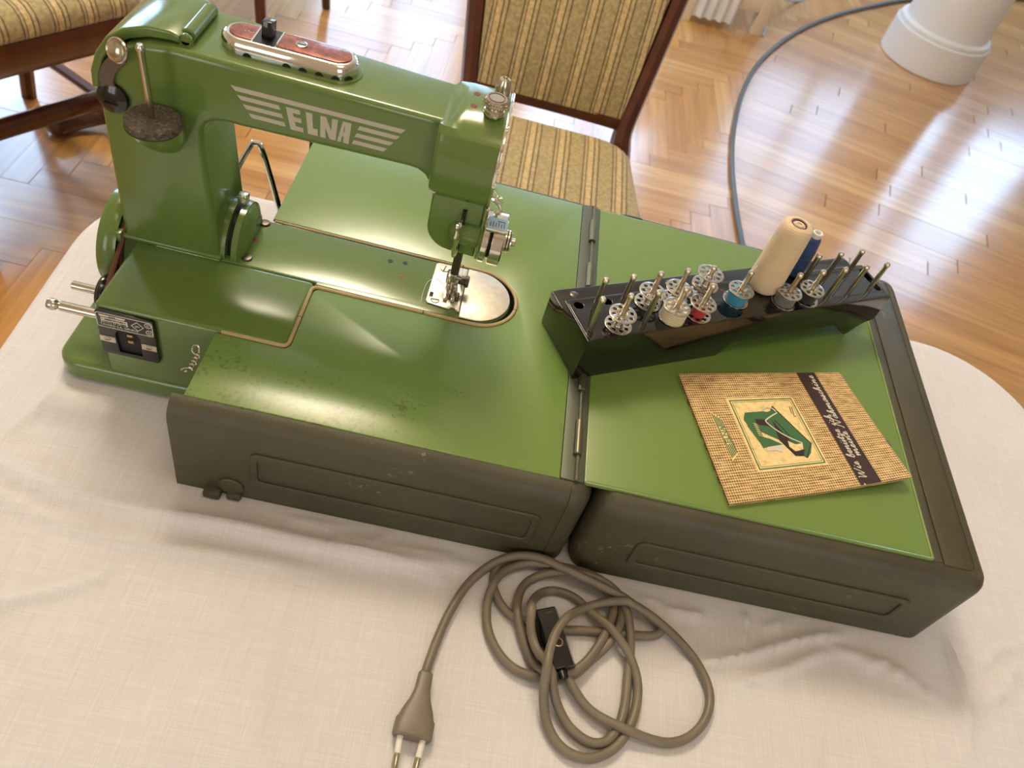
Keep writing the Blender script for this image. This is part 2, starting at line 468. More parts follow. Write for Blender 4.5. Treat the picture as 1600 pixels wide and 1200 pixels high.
for k in range(-180, 220):
    for j in range(-40, 41):
        ox, oy = k * PWD + j * PL, k * PWD - j * PL
        if X0 - 1 < ox < X1 + 1 and Y0 - 1 < oy < Y1 + 1:
            add_plank([(ox, oy), (ox + PL, oy), (ox + PL, oy + PWD), (ox, oy + PWD)], (1, 0), False)
            vx, vy = ox + PL, oy + PWD - PL
            add_plank([(vx, vy), (vx + PWD, vy), (vx + PWD, vy + PL), (vx, vy + PL)], (0, 1), False)
ia = math.radians(-14); iu = (math.cos(ia), math.sin(ia)); iv = (-math.sin(ia), math.cos(ia))
for r in range(-75, 62):
    off = random.uniform(0, 0.9)
    for k in range(-7, 7):
        a0, b0 = k * 0.9 + off, r * 0.072
        q = lambda a, b: (1.5 + a * iu[0] + b * iv[0], 2.2 + a * iu[1] + b * iv[1])
        add_plank([q(a0, b0), q(a0 + 0.9, b0), q(a0 + 0.9, b0 + 0.072), q(a0, b0 + 0.072)], iu, True)
def project(p):
    v = Vector(p) - (CPOS - Vector((0, 0, Z0)))
    d = Vector(CR[2]).dot(v)
    return (800 + 1253.2 * Vector(CR[0]).dot(v) / d, 600 + 1253.2 * Vector(CR[1]).dot(v) / d) if d > 0.05 else (-9e3, -9e3)
def plank_mesh(bm, uvl, poly, d):
    c = (sum(p[0] for p in poly) / len(poly), sum(p[1] for p in poly) / len(poly))
    dz = random.uniform(-0.0003, 0.0003); g = 0.0006
    ins = []
    for p in poly:
        l = math.hypot(p[0] - c[0], p[1] - c[1]); ins.append((p[0] + (c[0] - p[0]) / l * 0.0016, p[1] + (c[1] - p[1]) / l * 0.0016))
    lo = [bm.verts.new((p[0] + (c[0] - p[0]) * 0.004, p[1] + (c[1] - p[1]) * 0.004, FZ - 0.005)) for p in poly]
    mid = [bm.verts.new((p[0] + (c[0] - p[0]) * 0.004, p[1] + (c[1] - p[1]) * 0.004, FZ - 0.0012 + dz)) for p in poly]
    top = [bm.verts.new((p[0], p[1], FZ + dz)) for p in ins]
    n = len(poly); fs = [bm.faces.new(top)]
    for k in range(n):
        k2 = (k + 1) % n
        fs.append(bm.faces.new((mid[k], mid[k2], top[k2], top[k]))); fs.append(bm.faces.new((lo[k], lo[k2], mid[k2], mid[k])))
    ou, ov = random.uniform(0, 50), random.uniform(0, 50)
    for f in fs:
        for lp in f.loops:
            x, y = lp.vert.co.x - c[0], lp.vert.co.y - c[1]
            lp[uvl].uv = (x * d[0] + y * d[1] + ou, -x * d[1] + y * d[0] + ov)
HID = [[(0, 560), (150, 370), (150, 60), (330, 0), (700, 130), (800, 160), (800, 290), (1200, 395), (1400, 450), (1440, 545), (1600, 640), (1600, 1200), (0, 1200)],
       [(745, 0), (1070, 0), (960, 260), (800, 200), (735, 130)], [(1380, 60), (1410, 0), (1540, 0), (1530, 90), (1490, 120), (1420, 100)]]
def inside_poly(p, poly):
    r = False
    for i in range(len(poly)):
        a, b = poly[i], poly[i - 1]
        if (a[1] > p[1]) != (b[1] > p[1]) and p[0] < (b[0] - a[0]) * (p[1] - a[1]) / (b[1] - a[1]) + a[0]: r = not r
    return r
score = []
for i, (poly, d) in enumerate(planks):
    q = [project((p[0], p[1], FZ)) for p in poly]
    c = (sum(p[0] for p in q) / len(q), sum(p[1] for p in q) / len(q))
    ar = abs(sum(q[k][0] * q[(k + 1) % len(q)][1] - q[(k + 1) % len(q)][0] * q[k][1] for k in range(len(q)))) / 2
    seen = -30 < c[0] < 1630 and -20 < c[1] < 1200 and not any(inside_poly(c, h) for h in HID)
    score.append((ar if seen else -1, i))
score.sort(reverse=True)
big = {i for s, i in score[:298] if s > 0}
rest = B(); ruv = rest.loops.layers.uv.new('UVMap')
for i, (poly, d) in enumerate(planks):
    if i in big:
        bm = B(); uvl = bm.loops.layers.uv.new('UVMap'); plank_mesh(bm, uvl, poly, d)
        part('floor_plank', bm, FLOOR, floor, None)
    else: plank_mesh(rest, ruv, poly, d)
part('parquet_field', rest, FLOOR, floor, None, kind='stuff')

def wall_with_holes(name, u0, u1, holes, to3, thick):
    bm = B(); H0, H1 = FZ, FZ + CEIL
    def blk(a, b, z0, z1):
        p, q = to3(a, 0), to3(b, thick); box(bm, min(p[0], q[0]), max(p[0], q[0]), min(p[1], q[1]), max(p[1], q[1]), z0, z1)
    cur = u0
    for a, b in holes:
        if a > cur: blk(cur, a, H0, H1)
        blk(a, b, H0, FZ + WIN_Z[0]); blk(a, b, FZ + WIN_Z[1], H1); cur = b
    blk(cur, u1, H0, H1)
    return struct(name, bm, WALLM)
wall_with_holes('wall_back', WX0, WX1, BACK_WIN, lambda a, t: (a, WY1 + t), 0.08)
wall_with_holes('wall_front', WX0, WX1, FRONT_FILL_WIN, lambda a, t: (a, WY0 - t), 0.08)
wall_with_holes('wall_left', WY0, WY1, LEFT_WIN, lambda a, t: (WX0 - t, a), 0.08)
bm = B(); box(bm, WX1, WX1 + 0.08, WY0, WY1, FZ, FZ + CEIL); struct('wall_right', bm, WALLM)
bm = B(); box(bm, WX0, WX1, WY0, WY1, FZ + CEIL, FZ + CEIL + 0.08); struct('ceiling', bm, CEILM)
for nm, bb in (('baseboard_back', (WX0, WX1, WY1 - 0.018, WY1)), ('baseboard_front', (WX0, WX1, WY0, WY0 + 0.018)), ('baseboard_left', (WX0, WX0 + 0.018, WY0, WY1)), ('baseboard_right', (WX1 - 0.018, WX1, WY0, WY1))):
    bm = B(); box(bm, *bb, FZ - 0.005, FZ + 0.11, 0.004); struct(nm, bm, WHITE_W)
def window(n, a, b, to3):
    bm = B(); z0, z1 = FZ + WIN_Z[0], FZ + WIN_Z[1]
    def bar(u0, u1, q0, q1):
        p, q = to3(u0, 0.02), to3(u1, 0.06); box(bm, min(p[0], q[0]), max(p[0], q[0]), min(p[1], q[1]), max(p[1], q[1]), q0, q1)
    bar(a, a + 0.05, z0, z1); bar(b - 0.05, b, z0, z1); bar(a, b, z0, z0 + 0.05); bar(a, b, z1 - 0.05, z1); bar(a, b, z0 + 1.2, z0 + 1.24)
    if b - a > 0.7: bar((a + b) / 2 - 0.03, (a + b) / 2 + 0.03, z0, z1)
    struct('window_%d' % n, bm, WHITE_W)
for i, (a, b) in enumerate(BACK_WIN): window(i + 1, a, b, lambda u, t: (u, WY1 + t))
window(6, *LEFT_WIN[0], lambda u, t: (WX0 - t, u))
for i, (a, b) in enumerate(FRONT_FILL_WIN): window(7 + i, a, b, lambda u, t: (u, WY0 - t))  # frames for the added fill windows

# round plaster column standing on the parquet
r = root('round_column', (1.59, 3.157, FZ), 'round white plaster column with stepped base standing on the parquet', 'column')
bm = B(); lathe(bm, [(0.196, 0), (0.200, 0.004), (0.200, 0.128), (0.196, 0.133)], (1.59, 3.157, FZ), n=64); part('plinth', bm, PLASTER, r)
bm = B(); lathe(bm, [(0.188, 0.130), (0.192, 0.138), (0.190, 0.148), (0.178, 0.154)], (1.59, 3.157, FZ), n=64); part('base_ring', bm, PLASTER, r)
bm = B(); lathe(bm, [(0.172, 0.15), (0.168, 0.25), (0.165, CEIL)], (1.59, 3.157, FZ), n=64); part('shaft', bm, PLASTER, r)

# two ceiling lamps (above the frame); the far one throws the warm glints on the enamel, the near one is added as top fill
def opal(strength):
    G_ = Mat('opal_lamp_glass'); G_.set(Base_Color=srgb(255, 240, 214), Emission_Color=(1.0, 0.88, 0.69, 1), Emission_Strength=strength); return G_.m
for LX, LY, lb, ls in ((-0.62, 1.5, 'warm glowing round glass ceiling lamp beyond the table', 36.0), (0.25, -0.15, 'added unseen ceiling lamp straight above the table, top fill light', 5.0)):
    r = root('ceiling_lamp', (LX, LY, FZ + CEIL), lb, 'lamp', 'ceiling lamps')
    bm = B(); lathe(bm, [(0.07, 0), (0.07, -0.02), (0.02, -0.035), (0.02, -0.1)], (LX, LY, FZ + CEIL)); part('canopy', bm, STEEL, r)
    bm = B(); lathe(bm, [(0, -0.1)] + [(0.34 * math.sin(t * PI / 12), -0.1 - 0.06 + 0.06 * math.cos(t * PI / 12)) for t in range(1, 12)] + [(0, -0.22)], (LX, LY, FZ + CEIL), n=32)
    part('glass_shade', bm, opal(ls), r)

# cable on the floor
bm = B(); tube(bm, [(p.x, p.y, FZ + 0.008) for p in ARCF], 0.008, 8)
single('floor_cable', bm, FCABLE, (ARC[3][0], ARC[3][1], FZ), 'dark grey cable lying in a wide arc across the parquet', 'cable')

# ================================================================== TABLE AND CLOTH
ta = math.radians(2.4); tcx, tcy, thx, thy, trr = 0.043, -0.077, 0.456, 0.396, 0.105
def tloc(x, y): return ((x - tcx) * math.cos(ta) + (y - tcy) * math.sin(ta), -(x - tcx) * math.sin(ta) + (y - tcy) * math.cos(ta))
def tworld(u, v): return (tcx + u * math.cos(ta) - v * math.sin(ta), tcy + u * math.sin(ta) + v * math.cos(ta))
r = root('dining_table', (tcx, tcy, FZ), 'dining table hidden under the white linen cloth', 'table')
me = plate([[tworld(*p) for p in rrect(-thx + 0.006, thx - 0.006, -thy + 0.006, thy - 0.006, trr, 10)]], 0.03, 0.004, Matrix.Translation((0, 0, TZ - 0.034)))
part('tabletop', me, MAHOG, r)
for su in (-1, 1):
    for sv in (-1, 1):
        x, y = tworld(su * (thx - 0.09), sv * (thy - 0.09)); bm = B()
        lathe(bm, [(0.02, 0), (0.028, 0.3), (0.034, Z0 + TZ - 0.036)], (x, y, FZ), n=16); part('leg', bm, MAHOG, r)

WR = [  # wrinkles: (path on the table, height m, half width m)
 ([(-0.44, -0.02), (-0.374, -0.031), (-0.337, -0.04), (-0.286, -0.042), (-0.232, -0.039), (-0.166, -0.038), (-0.095, -0.037), (-0.041, -0.029)], 0.0036, 0.0075),
 ([(-0.42, -0.045), (-0.365, -0.052), (-0.326, -0.060), (-0.279, -0.064), (-0.219, -0.060), (-0.15, -0.056)], 0.0022, 0.006),
 ([(-0.36, -0.135), (-0.329, -0.119), (-0.302, -0.105), (-0.275, -0.086)], 0.0024, 0.004),
 ([(-0.17, -0.049), (-0.168, -0.077), (-0.166, -0.112), (-0.157, -0.182)], 0.0013, 0.0035),
 ([(-0.169, -0.027), (-0.132, -0.031), (-0.096, -0.029), (-0.06, -0.027)], 0.0024, 0.003),
 ([(-0.132, -0.035), (-0.117, -0.021), (-0.11, -0.009)], 0.0024, 0.003),
 ([(-0.19, -0.024), (-0.15, -0.022), (-0.125, -0.026)], 0.0018, 0.003),
 ([(0.155, -0.01), (0.15, -0.037), (0.144, -0.057)], 0.0020, 0.0028),
 ([(0.10, -0.069), (0.121, -0.066), (0.145, -0.057), (0.178, -0.041), (0.215, -0.026), (0.244, -0.015)], 0.0030, 0.0038),
 ([(0.122, -0.084), (0.166, -0.065), (0.197, -0.047), (0.216, -0.037)], 0.0024, 0.004),
 ([(0.187, -0.012), (0.17, -0.031)], 0.0022, 0.0026), ([(0.202, -0.012), (0.167, -0.031)], 0.0020, 0.0026),
 ([(0.214, -0.037), (0.253, -0.038), (0.282, -0.047)], 0.0024, 0.0034), ([(0.235, -0.041), (0.27, -0.048), (0.30, -0.058)], 0.0016, 0.003),
 ([(0.316, -0.006), (0.317, -0.033), (0.315, -0.061), (0.31, -0.09)], 0.0032, 0.0048),
 ([(0.37, -0.02), (0.359, -0.037), (0.331, -0.059)], 0.0018, 0.0026), ([(0.326, -0.012), (0.345, -0.022), (0.361, -0.007), (0.40, 0.004)], 0.0018, 0.0036),
 ([(0.204, -0.078), (0.193, -0.122), (0.19, -0.16)], 0.0012, 0.0026), ([(0.157, -0.099), (0.158, -0.125)], 0.0010, 0.0026),
 ([(-0.067, -0.043), (-0.085, -0.042), (-0.104, -0.039)], 0.002, 0.003), ([(0.062, -0.026), (0.101, -0.033), (0.12, -0.03)], 0.002, 0.003),
 ([(-0.374, 0.047), (-0.376, 0.022), (-0.386, -0.01)], 0.0012, 0.004), ([(-0.39, 0.16), (-0.385, 0.10), (-0.40, 0.04)], 0.0008, 0.004),
]
gs = 0.0042; OVER = 0.21
nu, nv = int((2 * thx + 2 * OVER) / gs) + 1, int((2 * thy + 2 * OVER) / gs) + 1
U, V = np.meshgrid(np.linspace(-thx - OVER, thx + OVER, nu), np.linspace(-thy - OVER, thy + OVER, nv))
def sdf(U, V):
    qx = np.abs(U) - (thx - trr); qy = np.abs(V) - (thy - trr)
    return np.hypot(np.maximum(qx, 0), np.maximum(qy, 0)) + np.minimum(np.maximum(qx, qy), 0) - trr
D = sdf(U, V); e = 1e-4
gx = (sdf(U + e, V) - sdf(U - e, V)) / (2 * e); gy = (sdf(U, V + e) - sdf(U, V - e)) / (2 * e)
gl = np.maximum(np.hypot(gx, gy), 1e-6); gx /= gl; gy /= gl
dd = np.maximum(D, 0); rr_ = 0.011
ang = np.minimum(dd / rr_, PI / 2); out = rr_ * np.sin(ang); drop = rr_ * (1 - np.cos(ang)) + np.maximum(dd - rr_ * PI / 2, 0)
fold = 0.5 + 0.5 * np.sin((U * gy - V * gx) * 38 + 1.3 * np.sin((U * gy - V * gx) * 11))
out = out + np.minimum(drop, 0.2) * 0.18 * fold * (drop > 0.012)
Xl = U - gx * dd + gx * out; Yl = V - gy * dd + gy * out
XW = tcx + Xl * math.cos(ta) - Yl * math.sin(ta); YW = tcy + Xl * math.sin(ta) + Yl * math.cos(ta)
HW = np.zeros_like(XW)
for path, h, s in WR:
    P = smooth_path([(a, b, 0) for a, b in path], 8)
    best = np.full_like(XW, 1e9); fade = np.zeros_like(XW); nseg = len(P) - 1
    for i in range(nseg):
        ax, ay, bx, by = P[i].x, P[i].y, P[i + 1].x, P[i + 1].y
        L2 = (bx - ax) ** 2 + (by - ay) ** 2 + 1e-12
        t = np.clip(((XW - ax) * (bx - ax) + (YW - ay) * (by - ay)) / L2, 0, 1)
        d_ = np.hypot(XW - ax - t * (bx - ax), YW - ay - t * (by - ay)); k = d_ < best
        best = np.where(k, d_, best); fade = np.where(k, (i + t) / nseg, fade)
    HW = np.maximum(HW, 3.0 * h * (0.45 * np.exp(-(best / (0.8 * s)) ** 2) + 0.55 * np.exp(-best / (0.35 * s))) * np.clip(4.0 * np.minimum(fade, 1 - fade) + 0.15, 0, 1)) 
und = 0.0007 * (np.sin(XW * 31 + 2.1 * np.sin(YW * 17)) * np.sin(YW * 37 + 1.7 * np.sin(XW * 13)) + 1)
flatk = np.clip(-D / 0.02, 0, 1)
def press(x0, x1, y0, y1):        # the cloth lies flat under what stands on it
    d_ = np.hypot(np.maximum(np.maximum(x0 - XW, XW - x1), 0), np.maximum(np.maximum(y0 - YW, YW - y1), 0)); return np.clip(d_ / 0.012, 0, 1)
flatk = flatk * press(-0.268, 0.30, -0.016, 0.318) * press(-0.385, -0.1, 0.05, 0.21)
ZW = TZ - 0.0004 - drop + (HW + und) * flatk
verts = np.stack([XW.ravel() - tcx, YW.ravel() - tcy, ZW.ravel() - TZ], 1)
idx = np.arange(nu * nv).reshape(nv, nu)
faces = np.stack([idx[:-1, :-1].ravel(), idx[:-1, 1:].ravel(), idx[1:, 1:].ravel(), idx[1:, :-1].ravel()], 1)
me = bpy.data.meshes.new('tablecloth'); me.from_pydata(verts.tolist(), [], faces.tolist()); me.update()
finish(me, CLOTH, 180)
tc = bpy.data.objects.new('tablecloth', me); COL.objects.link(tc); tc.location = (tcx, tcy, TZ + Z0)
tc['label'] = 'creased white linen tablecloth hanging over the table edge'; tc['category'] = 'tablecloth'

# ================================================================== CARRYING CASE OPENED INTO A WORK TABLE
case = root('carrying_case', (0.015, 0.15, TZ), 'olive metal carrying case opened flat into a work table with green enamelled panels', 'case')
def corner_path(pts, r, closed, n=6):
    out = []; N = len(pts)
    for i, p in enumerate(pts):
        if not closed and i in (0, N - 1): out.append(p); continue
        a, b = Vector(pts[i - 1]), Vector(pts[(i + 1) % N]); q = Vector(p)
        d1 = (a - q).normalized(); d2 = (b - q).normalized()
        s, e_ = q + d1 * r, q + d2 * r; c = q + (d1 + d2) * r
        for k in range(n + 1):
            t = k / n * PI / 2; v = c - d2 * r * math.cos(t) - d1 * r * math.sin(t); out.append((v.x, v.y))
    return out
WALLP = [(0, TZ), (0, -0.015), (0.0008, -0.0095), (0.0030, -0.0052), (0.0062, -0.0024), (0.0100, -0.0010), (0.0125, -0.0008), (0.0125, -0.0028), (0.0085, -0.0042), (0.0030, -0.011), (0.0018, TZ)]
pl = corner_path([(-0.2645, -0.013), (0.0112, -0.013), (0.0112, 0.314), (-0.2645, 0.314)], 0.0145, False)
bm = B(); sweep(bm, pl, WALLP); shell_l = part('shell_half', bm, OLIVE, case, 50, label='olive case half behind the machine side, open at the left')
pr = corner_path([(0.0165, -0.013), (0.2965, -0.013), (0.2965, 0.314), (0.0165, 0.314)], 0.0145, True)
bm = B(); sweep(bm, pr, WALLP, closed=True); shell_r = part('shell_half', bm, OLIVE, case, 50, label='olive case half under the bobbin stand and booklet')
CAPP = [(-0.0007, TZ + 0.002)] + [(a - 0.0007, b + 0.0006) for a, b in WALLP[1:6]] + [(0.0085, -0.003), (0.001, -0.012), (0.0005, TZ + 0.002)]
bm = B(); sweep(bm, corner_path([(-0.004, -0.013), (0.0112, -0.013), (0.0112, 0.03)], 0.0145, False), CAPP); part('corner_cap', bm, OLIVE, shell_l, 50)
bm = B(); sweep(bm, corner_path([(0.0165, 0.03), (0.0165, -0.013), (0.044, -0.013)], 0.0145, False), CAPP); part('corner_cap', bm, OLIVE, shell_r, 50)
bm = B(); sweep(bm, corner_path([(0.0112, 0.27), (0.0112, 0.314), (-0.004, 0.314)], 0.0145, False), CAPP); part('corner_cap', bm, OLIVE, shell_l, 50)
bm = B(); sweep(bm, corner_path([(0.044, 0.314), (0.0165, 0.314), (0.0165, 0.27)], 0.0145, False), CAPP); part('corner_cap', bm, OLIVE, shell_r, 50)
for x0, x1, z0, z1, sh in ((-0.2125, -0.0165, -0.0655, -0.029, shell_l), (0.053, 0.2555, -0.066, -0.034, shell_r)):
    ring = [rrect(x0, x1, z0, z1, 0.006), rrect(x0 + 0.005, x1 - 0.005, z0 + 0.005, z1 - 0.005, 0.004)[::-1]]
    part('pressed_ridge', plate(ring, 0.0026, 0.0012, XZ(-0.0122), 4), OLIVE, sh, 180)
bm = B(); lathe(bm, [(0.0085, -0.001), (0.0085, 0.0012), (0.0075, 0.002), (0, 0.0024)], (-0.2263, -0.013, -0.0735), (0, -1, 0), 24); part('round_boss', bm, OLIVE, shell_l)
bm = B(); box(bm, -0.2445, -0.2325, -0.0200, -0.006, TZ, -0.0795, 0.0018); part('foot', bm, OLIVE, shell_l)
bm = B(); box(bm, -0.2290, -0.2190, -0.0180, -0.006, TZ, -0.0800, 0.0018); part('foot', bm, OLIVE, shell_l)
bm = B(); lathe(bm, [(0.0016, 0), (0.0016, 0.0006), (0.001, 0.001), (0, 0.001)], (0.2965, 0.001, -0.0785), (1, 0, 0), 12); part('rivet', bm, STEEL_D, shell_r)
# right rim
bm = B(); box(bm, 0.2532, 0.288, 0.0, 0.302, -0.006, -0.0012, 0.0008); part('side_rim', bm, OLIVE, shell_r)
bm = B(); box(bm, 0.2600, 0.2805, -0.002, 0.304, -0.004, 0.0004, 0.0012); part('rim_band', bm, OLIVE, shell_r)
# end wall under the left panel, so that the half is closed below the sheet
# green sheets
CX, CY, CRr = -0.0895, 0.1505, 0.0320
cut = [(-0.2572, 0.0555), (-0.2125, 0.0555)] + arc(-0.2125, 0.0605, 0.005, -90, 0, 4)[1:] + [(-0.2075, 0.1135)] + arc(-0.2025, 0.1135, 0.005, 180, 90, 4)[1:] + [(CX, 0.1185)] + arc(CX, CY, CRr, -90, 90, 20)[1:] + [(-0.2572, 0.1825)]
outl = [(-0.2572, -0.0008), (-0.0128, -0.0008), (-0.0128, 0.303), (-0.2572, 0.303)] + cut[::-1]
part('work_panel', plate([outl], 0.0026, 0.0007, Matrix.Translation((0, 0, -0.0026))), GREEN_P, case, 40, label='green enamelled sheet cut out around the machine bed')
part('work_panel', plate([rrect(0.0035, 0.2525, -0.0008, 0.303, 0.002, 3)], 0.0026, 0.0008, Matrix.Translation((0, 0, -0.0024))), GREEN_P, case, 40, label='green enamelled sheet under the bobbin stand and booklet')
bm = B(); tube(bm, [(0.0045, 0.0004, 0.0), (0.2515, 0.0004, 0.0)], 0.0012, 8); tube(bm, [(0.2515, 0.0004, 0.0), (0.2515, 0.302, 0.0)], 0.0012, 8); part('rolled_edge', bm, GREEN_P, case)
# rubber bead round the cut-out (three lengths, butted)
def bead(pts): 
    b_ = B(); tube(b_, [(x, y, 0.0000) for x, y in pts], 0.0014, 8); part('bead_strip', b_, BEAD, case)
bead([(-0.2535, 0.0570), (-0.2135, 0.0570)] + arc(-0.2135, 0.0615, 0.0045, -90, 0, 5) + [(-0.209, 0.086)])
bead([(-0.209, 0.0868), (-0.209, 0.115)] + arc(-0.2045, 0.1155, 0.0045, 180, 90, 5) + [(-0.127, 0.1200)])
bead([(-0.1262, 0.1200), (CX, 0.1200)] + arc(CX, CY, 0.0305, -90, -12, 12))
bead(arc(CX, CY, 0.0305, -10, 90, 14) + [(-0.105, 0.181)])
b_ = B(); tube(b_, [(-0.106, 0.1814, -0.0008), (-0.2555, 0.1814, -0.0008)], 0.0010, 8); part('bead_strip', b_, BEAD, case)
# hinge
hg = part('hinge_strip', plate([rrect(-0.0126, 0.0034, -0.0005, 0.3025, 0.001, 2)], 0.0016, 0.0003, Matrix.Translation((0, 0, -0.0014))), OLIVE_RUST, case, 40)
bm = B(); cyl(bm, (-0.0022, -0.0015, 0.0012), (-0.0022, 0.303, 0.0012), 0.0013, n=10); part('hinge_pin', bm, STEEL_D, hg)
for y0, y1 in ((0.02, 0.0495), (0.0775, 0.1065), (0.1335, 0.1635), (0.191, 0.221), (0.2515, 0.281)):
    bm = B(); cyl(bm, (-0.0026, y0, 0.0012), (-0.0026, y1, 0.0012), 0.0030, n=14, ch=0.0004); part('hinge_knuckle', bm, STEEL_D, hg)
# little spring hook at the front left edge of the panel
bm = B()
tube(bm, [(-0.2600 + 0.0016 * math.cos(t * 0.9), 0.018 + t * 0.00042, 0.0018 + 0.0016 * math.sin(t * 0.9)) for t in range(0, 34)], 0.0005, 6)
tube(bm, [(-0.2600, 0.0195, 0.002), (-0.2635, 0.0175, 0.003), (-0.2655, 0.0175, 0.001), (-0.264, 0.018, -0.001), (-0.262, 0.018, 0.0)], 0.0005, 6)
tube(bm, smooth_path([(-0.2595, 0.032, 0.003), (-0.2605, 0.035, 0.006), (-0.2635, 0.0352, 0.006), (-0.2645, 0.033, 0.0035), (-0.262, 0.031, 0.0025)], 5), 0.0005, 6)
part('spring_hook', bm, CHROME, case)

# ================================================================== SEWING MACHINE
mac = root('sewing_machine', (-0.25, 0.14, TZ), 'green enamelled portable sewing machine with grey winged lettering on its arm', 'sewing machine')
# base flange
part('base', plate([rrect(-0.3785, -0.12, 0.0545, 0.202, 0.017, 8)], 0.0185, 0.005, Matrix.Translation((0, 0, TZ)), 4), GREEN_M, mac, 50)
bm = B(); box(bm, -0.3385, -0.2085, 0.0562, 0.1245, -0.0695, 0.0008, 0.0036, 4); hous = part('motor_housing', bm, GREEN_M, mac, 50)
for x, z in ((-0.3375, -0.038), (-0.3375, -0.053)):
    bm = B(); lathe(bm, [(0.0042, 0), (0.0042, 0.0008), (0.003, 0.0016), (0, 0.0018)], (-0.3385, 0.062 if z > -0.05 else 0.066, z), (-1, 0, 0), 16); part('screw', bm, DARKMET, hous)
# free arm bed
bed_o = [(-0.2790, 0.1245), (-0.2085, 0.1245), (-0.2085, 0.1215), (-0.0925, 0.1215)] + arc(-0.0925, 0.1505, 0.029, -90, 90, 20)[1:] + [(-0.2790, 0.1795)]
bed = part('free_arm', plate([bed_o], 0.060, 0.0016, Matrix.Translation((0, 0, -0.0600)), 3), GREEN_M, mac, 40)
for x, y, mt in ((-0.2615, 0.1753, DARKMET), (-0.2615, 0.133, DARKMET)):
    bm = B(); lathe(bm, [(0.0042, 0), (0.0042, 0.0006), (0.0034, 0.0013), (0, 0.0016)], (x, y, 0.0), n=18); s_ = part('screw', bm, mt, bed)
for x, y, rr0, mt in ((-0.2617, 0.1544, 0.0017, REDHOLE), (-0.1613, 0.167, 0.0014, BLACK_M), (-0.15, 0.1689, 0.0014, BLACK_M), (-0.1499, 0.1535, 0.0013, REDHOLE)):
    bm = B(); lathe(bm, [(rr0 + 0.0005, 0), (rr0 + 0.0004, 0.0003), (rr0, 0.0003)], (x, y, 0), n=14); part('oil_hole', bm, mt, bed)
# needle plate, slide cover
npl = [[(-0.1270, 0.1325), (-0.1255, 0.1305), (-0.1085, 0.1285), (-0.1075, 0.131), (-0.1045, 0.131), (-0.1035, 0.1285), (-0.1012, 0.1285), (-0.1012, 0.1775), (-0.1240, 0.1775), (-0.1262, 0.1755)],
       rrect(-0.1252, -0.1228, 0.1375, 0.1425, 0.0003, 2)[::-1], rrect(-0.1145, -0.1122, 0.1395, 0.1465, 0.0003, 2)[::-1], rrect(-0.1108, -0.1082, 0.1385, 0.1475, 0.0003, 2)[::-1], rrect(-0.1065, -0.1035, 0.1385, 0.1485, 0.0003, 2)[::-1]]
plt = part('needle_plate', plate(npl, 0.0012, 0.0002, Matrix.Translation((0, 0, 0.0002))), SATIN, bed, 40, label='satin steel needle plate')
bm = B(); box(bm, -0.1262, -0.1015, 0.137, 0.149, -0.0002, 0.00045); part('feed_slot', bm, BLACK_M, plt)
for x0 in (-0.1106, -0.1062):
    bm = B()
    for k in range(5): box(bm, x0 + 0.0003, x0 + 0.0022, 0.1395 + k * 0.0017, 0.1405 + k * 0.0017, 0.0004, 0.0020, 0.0002, 1)
    part('feed_dog', bm, STEEL, plt)
for x, y, a_ in ((-0.1190, 0.1714, 80), (-0.1205, 0.1345, 5)):
    bm = B(); lathe(bm, [(0.0034, 0), (0.0034, 0.0016), (0.0030, 0.0019), (0, 0.0019)], (x, y, 0.0002), n=20); s_ = part('screw', bm, SATIN, plt)
    bm = B(); box(bm, -0.0032, 0.0032, -0.0004, 0.0004, 0.0019, 0.00235, mat4=Matrix.Translation((x, y, 0)) @ Matrix.Rotation(math.radians(a_), 4, 'Z')); part('screw_slot', bm, BLACK_M, plt)
cov = [(-0.1005, 0.1225), (-0.0935, 0.1225)] + arc(-0.0920, 0.1502, 0.0277, -90, 90, 20)[1:] + [(-0.1005, 0.1779)]
part('slide_cover', plate([cov], 0.0016, 0.0005, Matrix.Translation((0, 0, 0.0002)), 3), SATIN, bed, 40, label='satin steel rounded slide cover')
bm = B(); box(bm, -0.1035, -0.1008, 0.1272, 0.1292, 0.0004, 0.0022, 0.0005); box(bm, -0.1035, -0.1025, 0.1275, 0.1285, 0.0006, 0.0032, 0.0003); part('cover_catch', bm, CHROME, bed)

# column and upper arm: one casting
o_ = [(-0.3468, 0.0008), (-0.3472, 0.112), (-0.3458, 0.1235), (-0.3415, 0.1345), (-0.3345, 0.1440), (-0.3255, 0.1508), (-0.3130, 0.1553), (-0.2985, 0.1570), (-0.1260, 0.1554), (-0.1260, 0.1010),
      (-0.1366, 0.1010), (-0.1385, 0.1085), (-0.1427, 0.1142), (-0.1475, 0.1167), (-0.1530, 0.1173), (-0.2575, 0.1156), (-0.2700, 0.1158), (-0.2760, 0.1145), (-0.2803, 0.1117), (-0.2832, 0.1070), (-0.2842, 0.1000), (-0.2840, 0.0880), (-0.2800, 0.0300), (-0.2776, 0.0008)]
me = plate([o_], 0.060, 0.0042, XZ(0.184), 4)
for v in me.vertices:                                   # the arm narrows behind, towards the head
    if v.co.y > 0.15:
        k = min(max((v.co.x + 0.30) / 0.165, 0), 1); v.co.y = 0.124 + (v.co.y - 0.124) * (1 - 0.20 * k)
    elif v.co.z < 0.03 and v.co.y < 0.13: pass
body = part('arm_casting', me, GREEN_M, mac, 50)
bm = B(); box(bm, -0.3485, -0.2772, 0.1225, 0.184, 0.0004, 0.0040, 0.0014, 3); part('column_foot', bm, GREEN_M, body, 50)
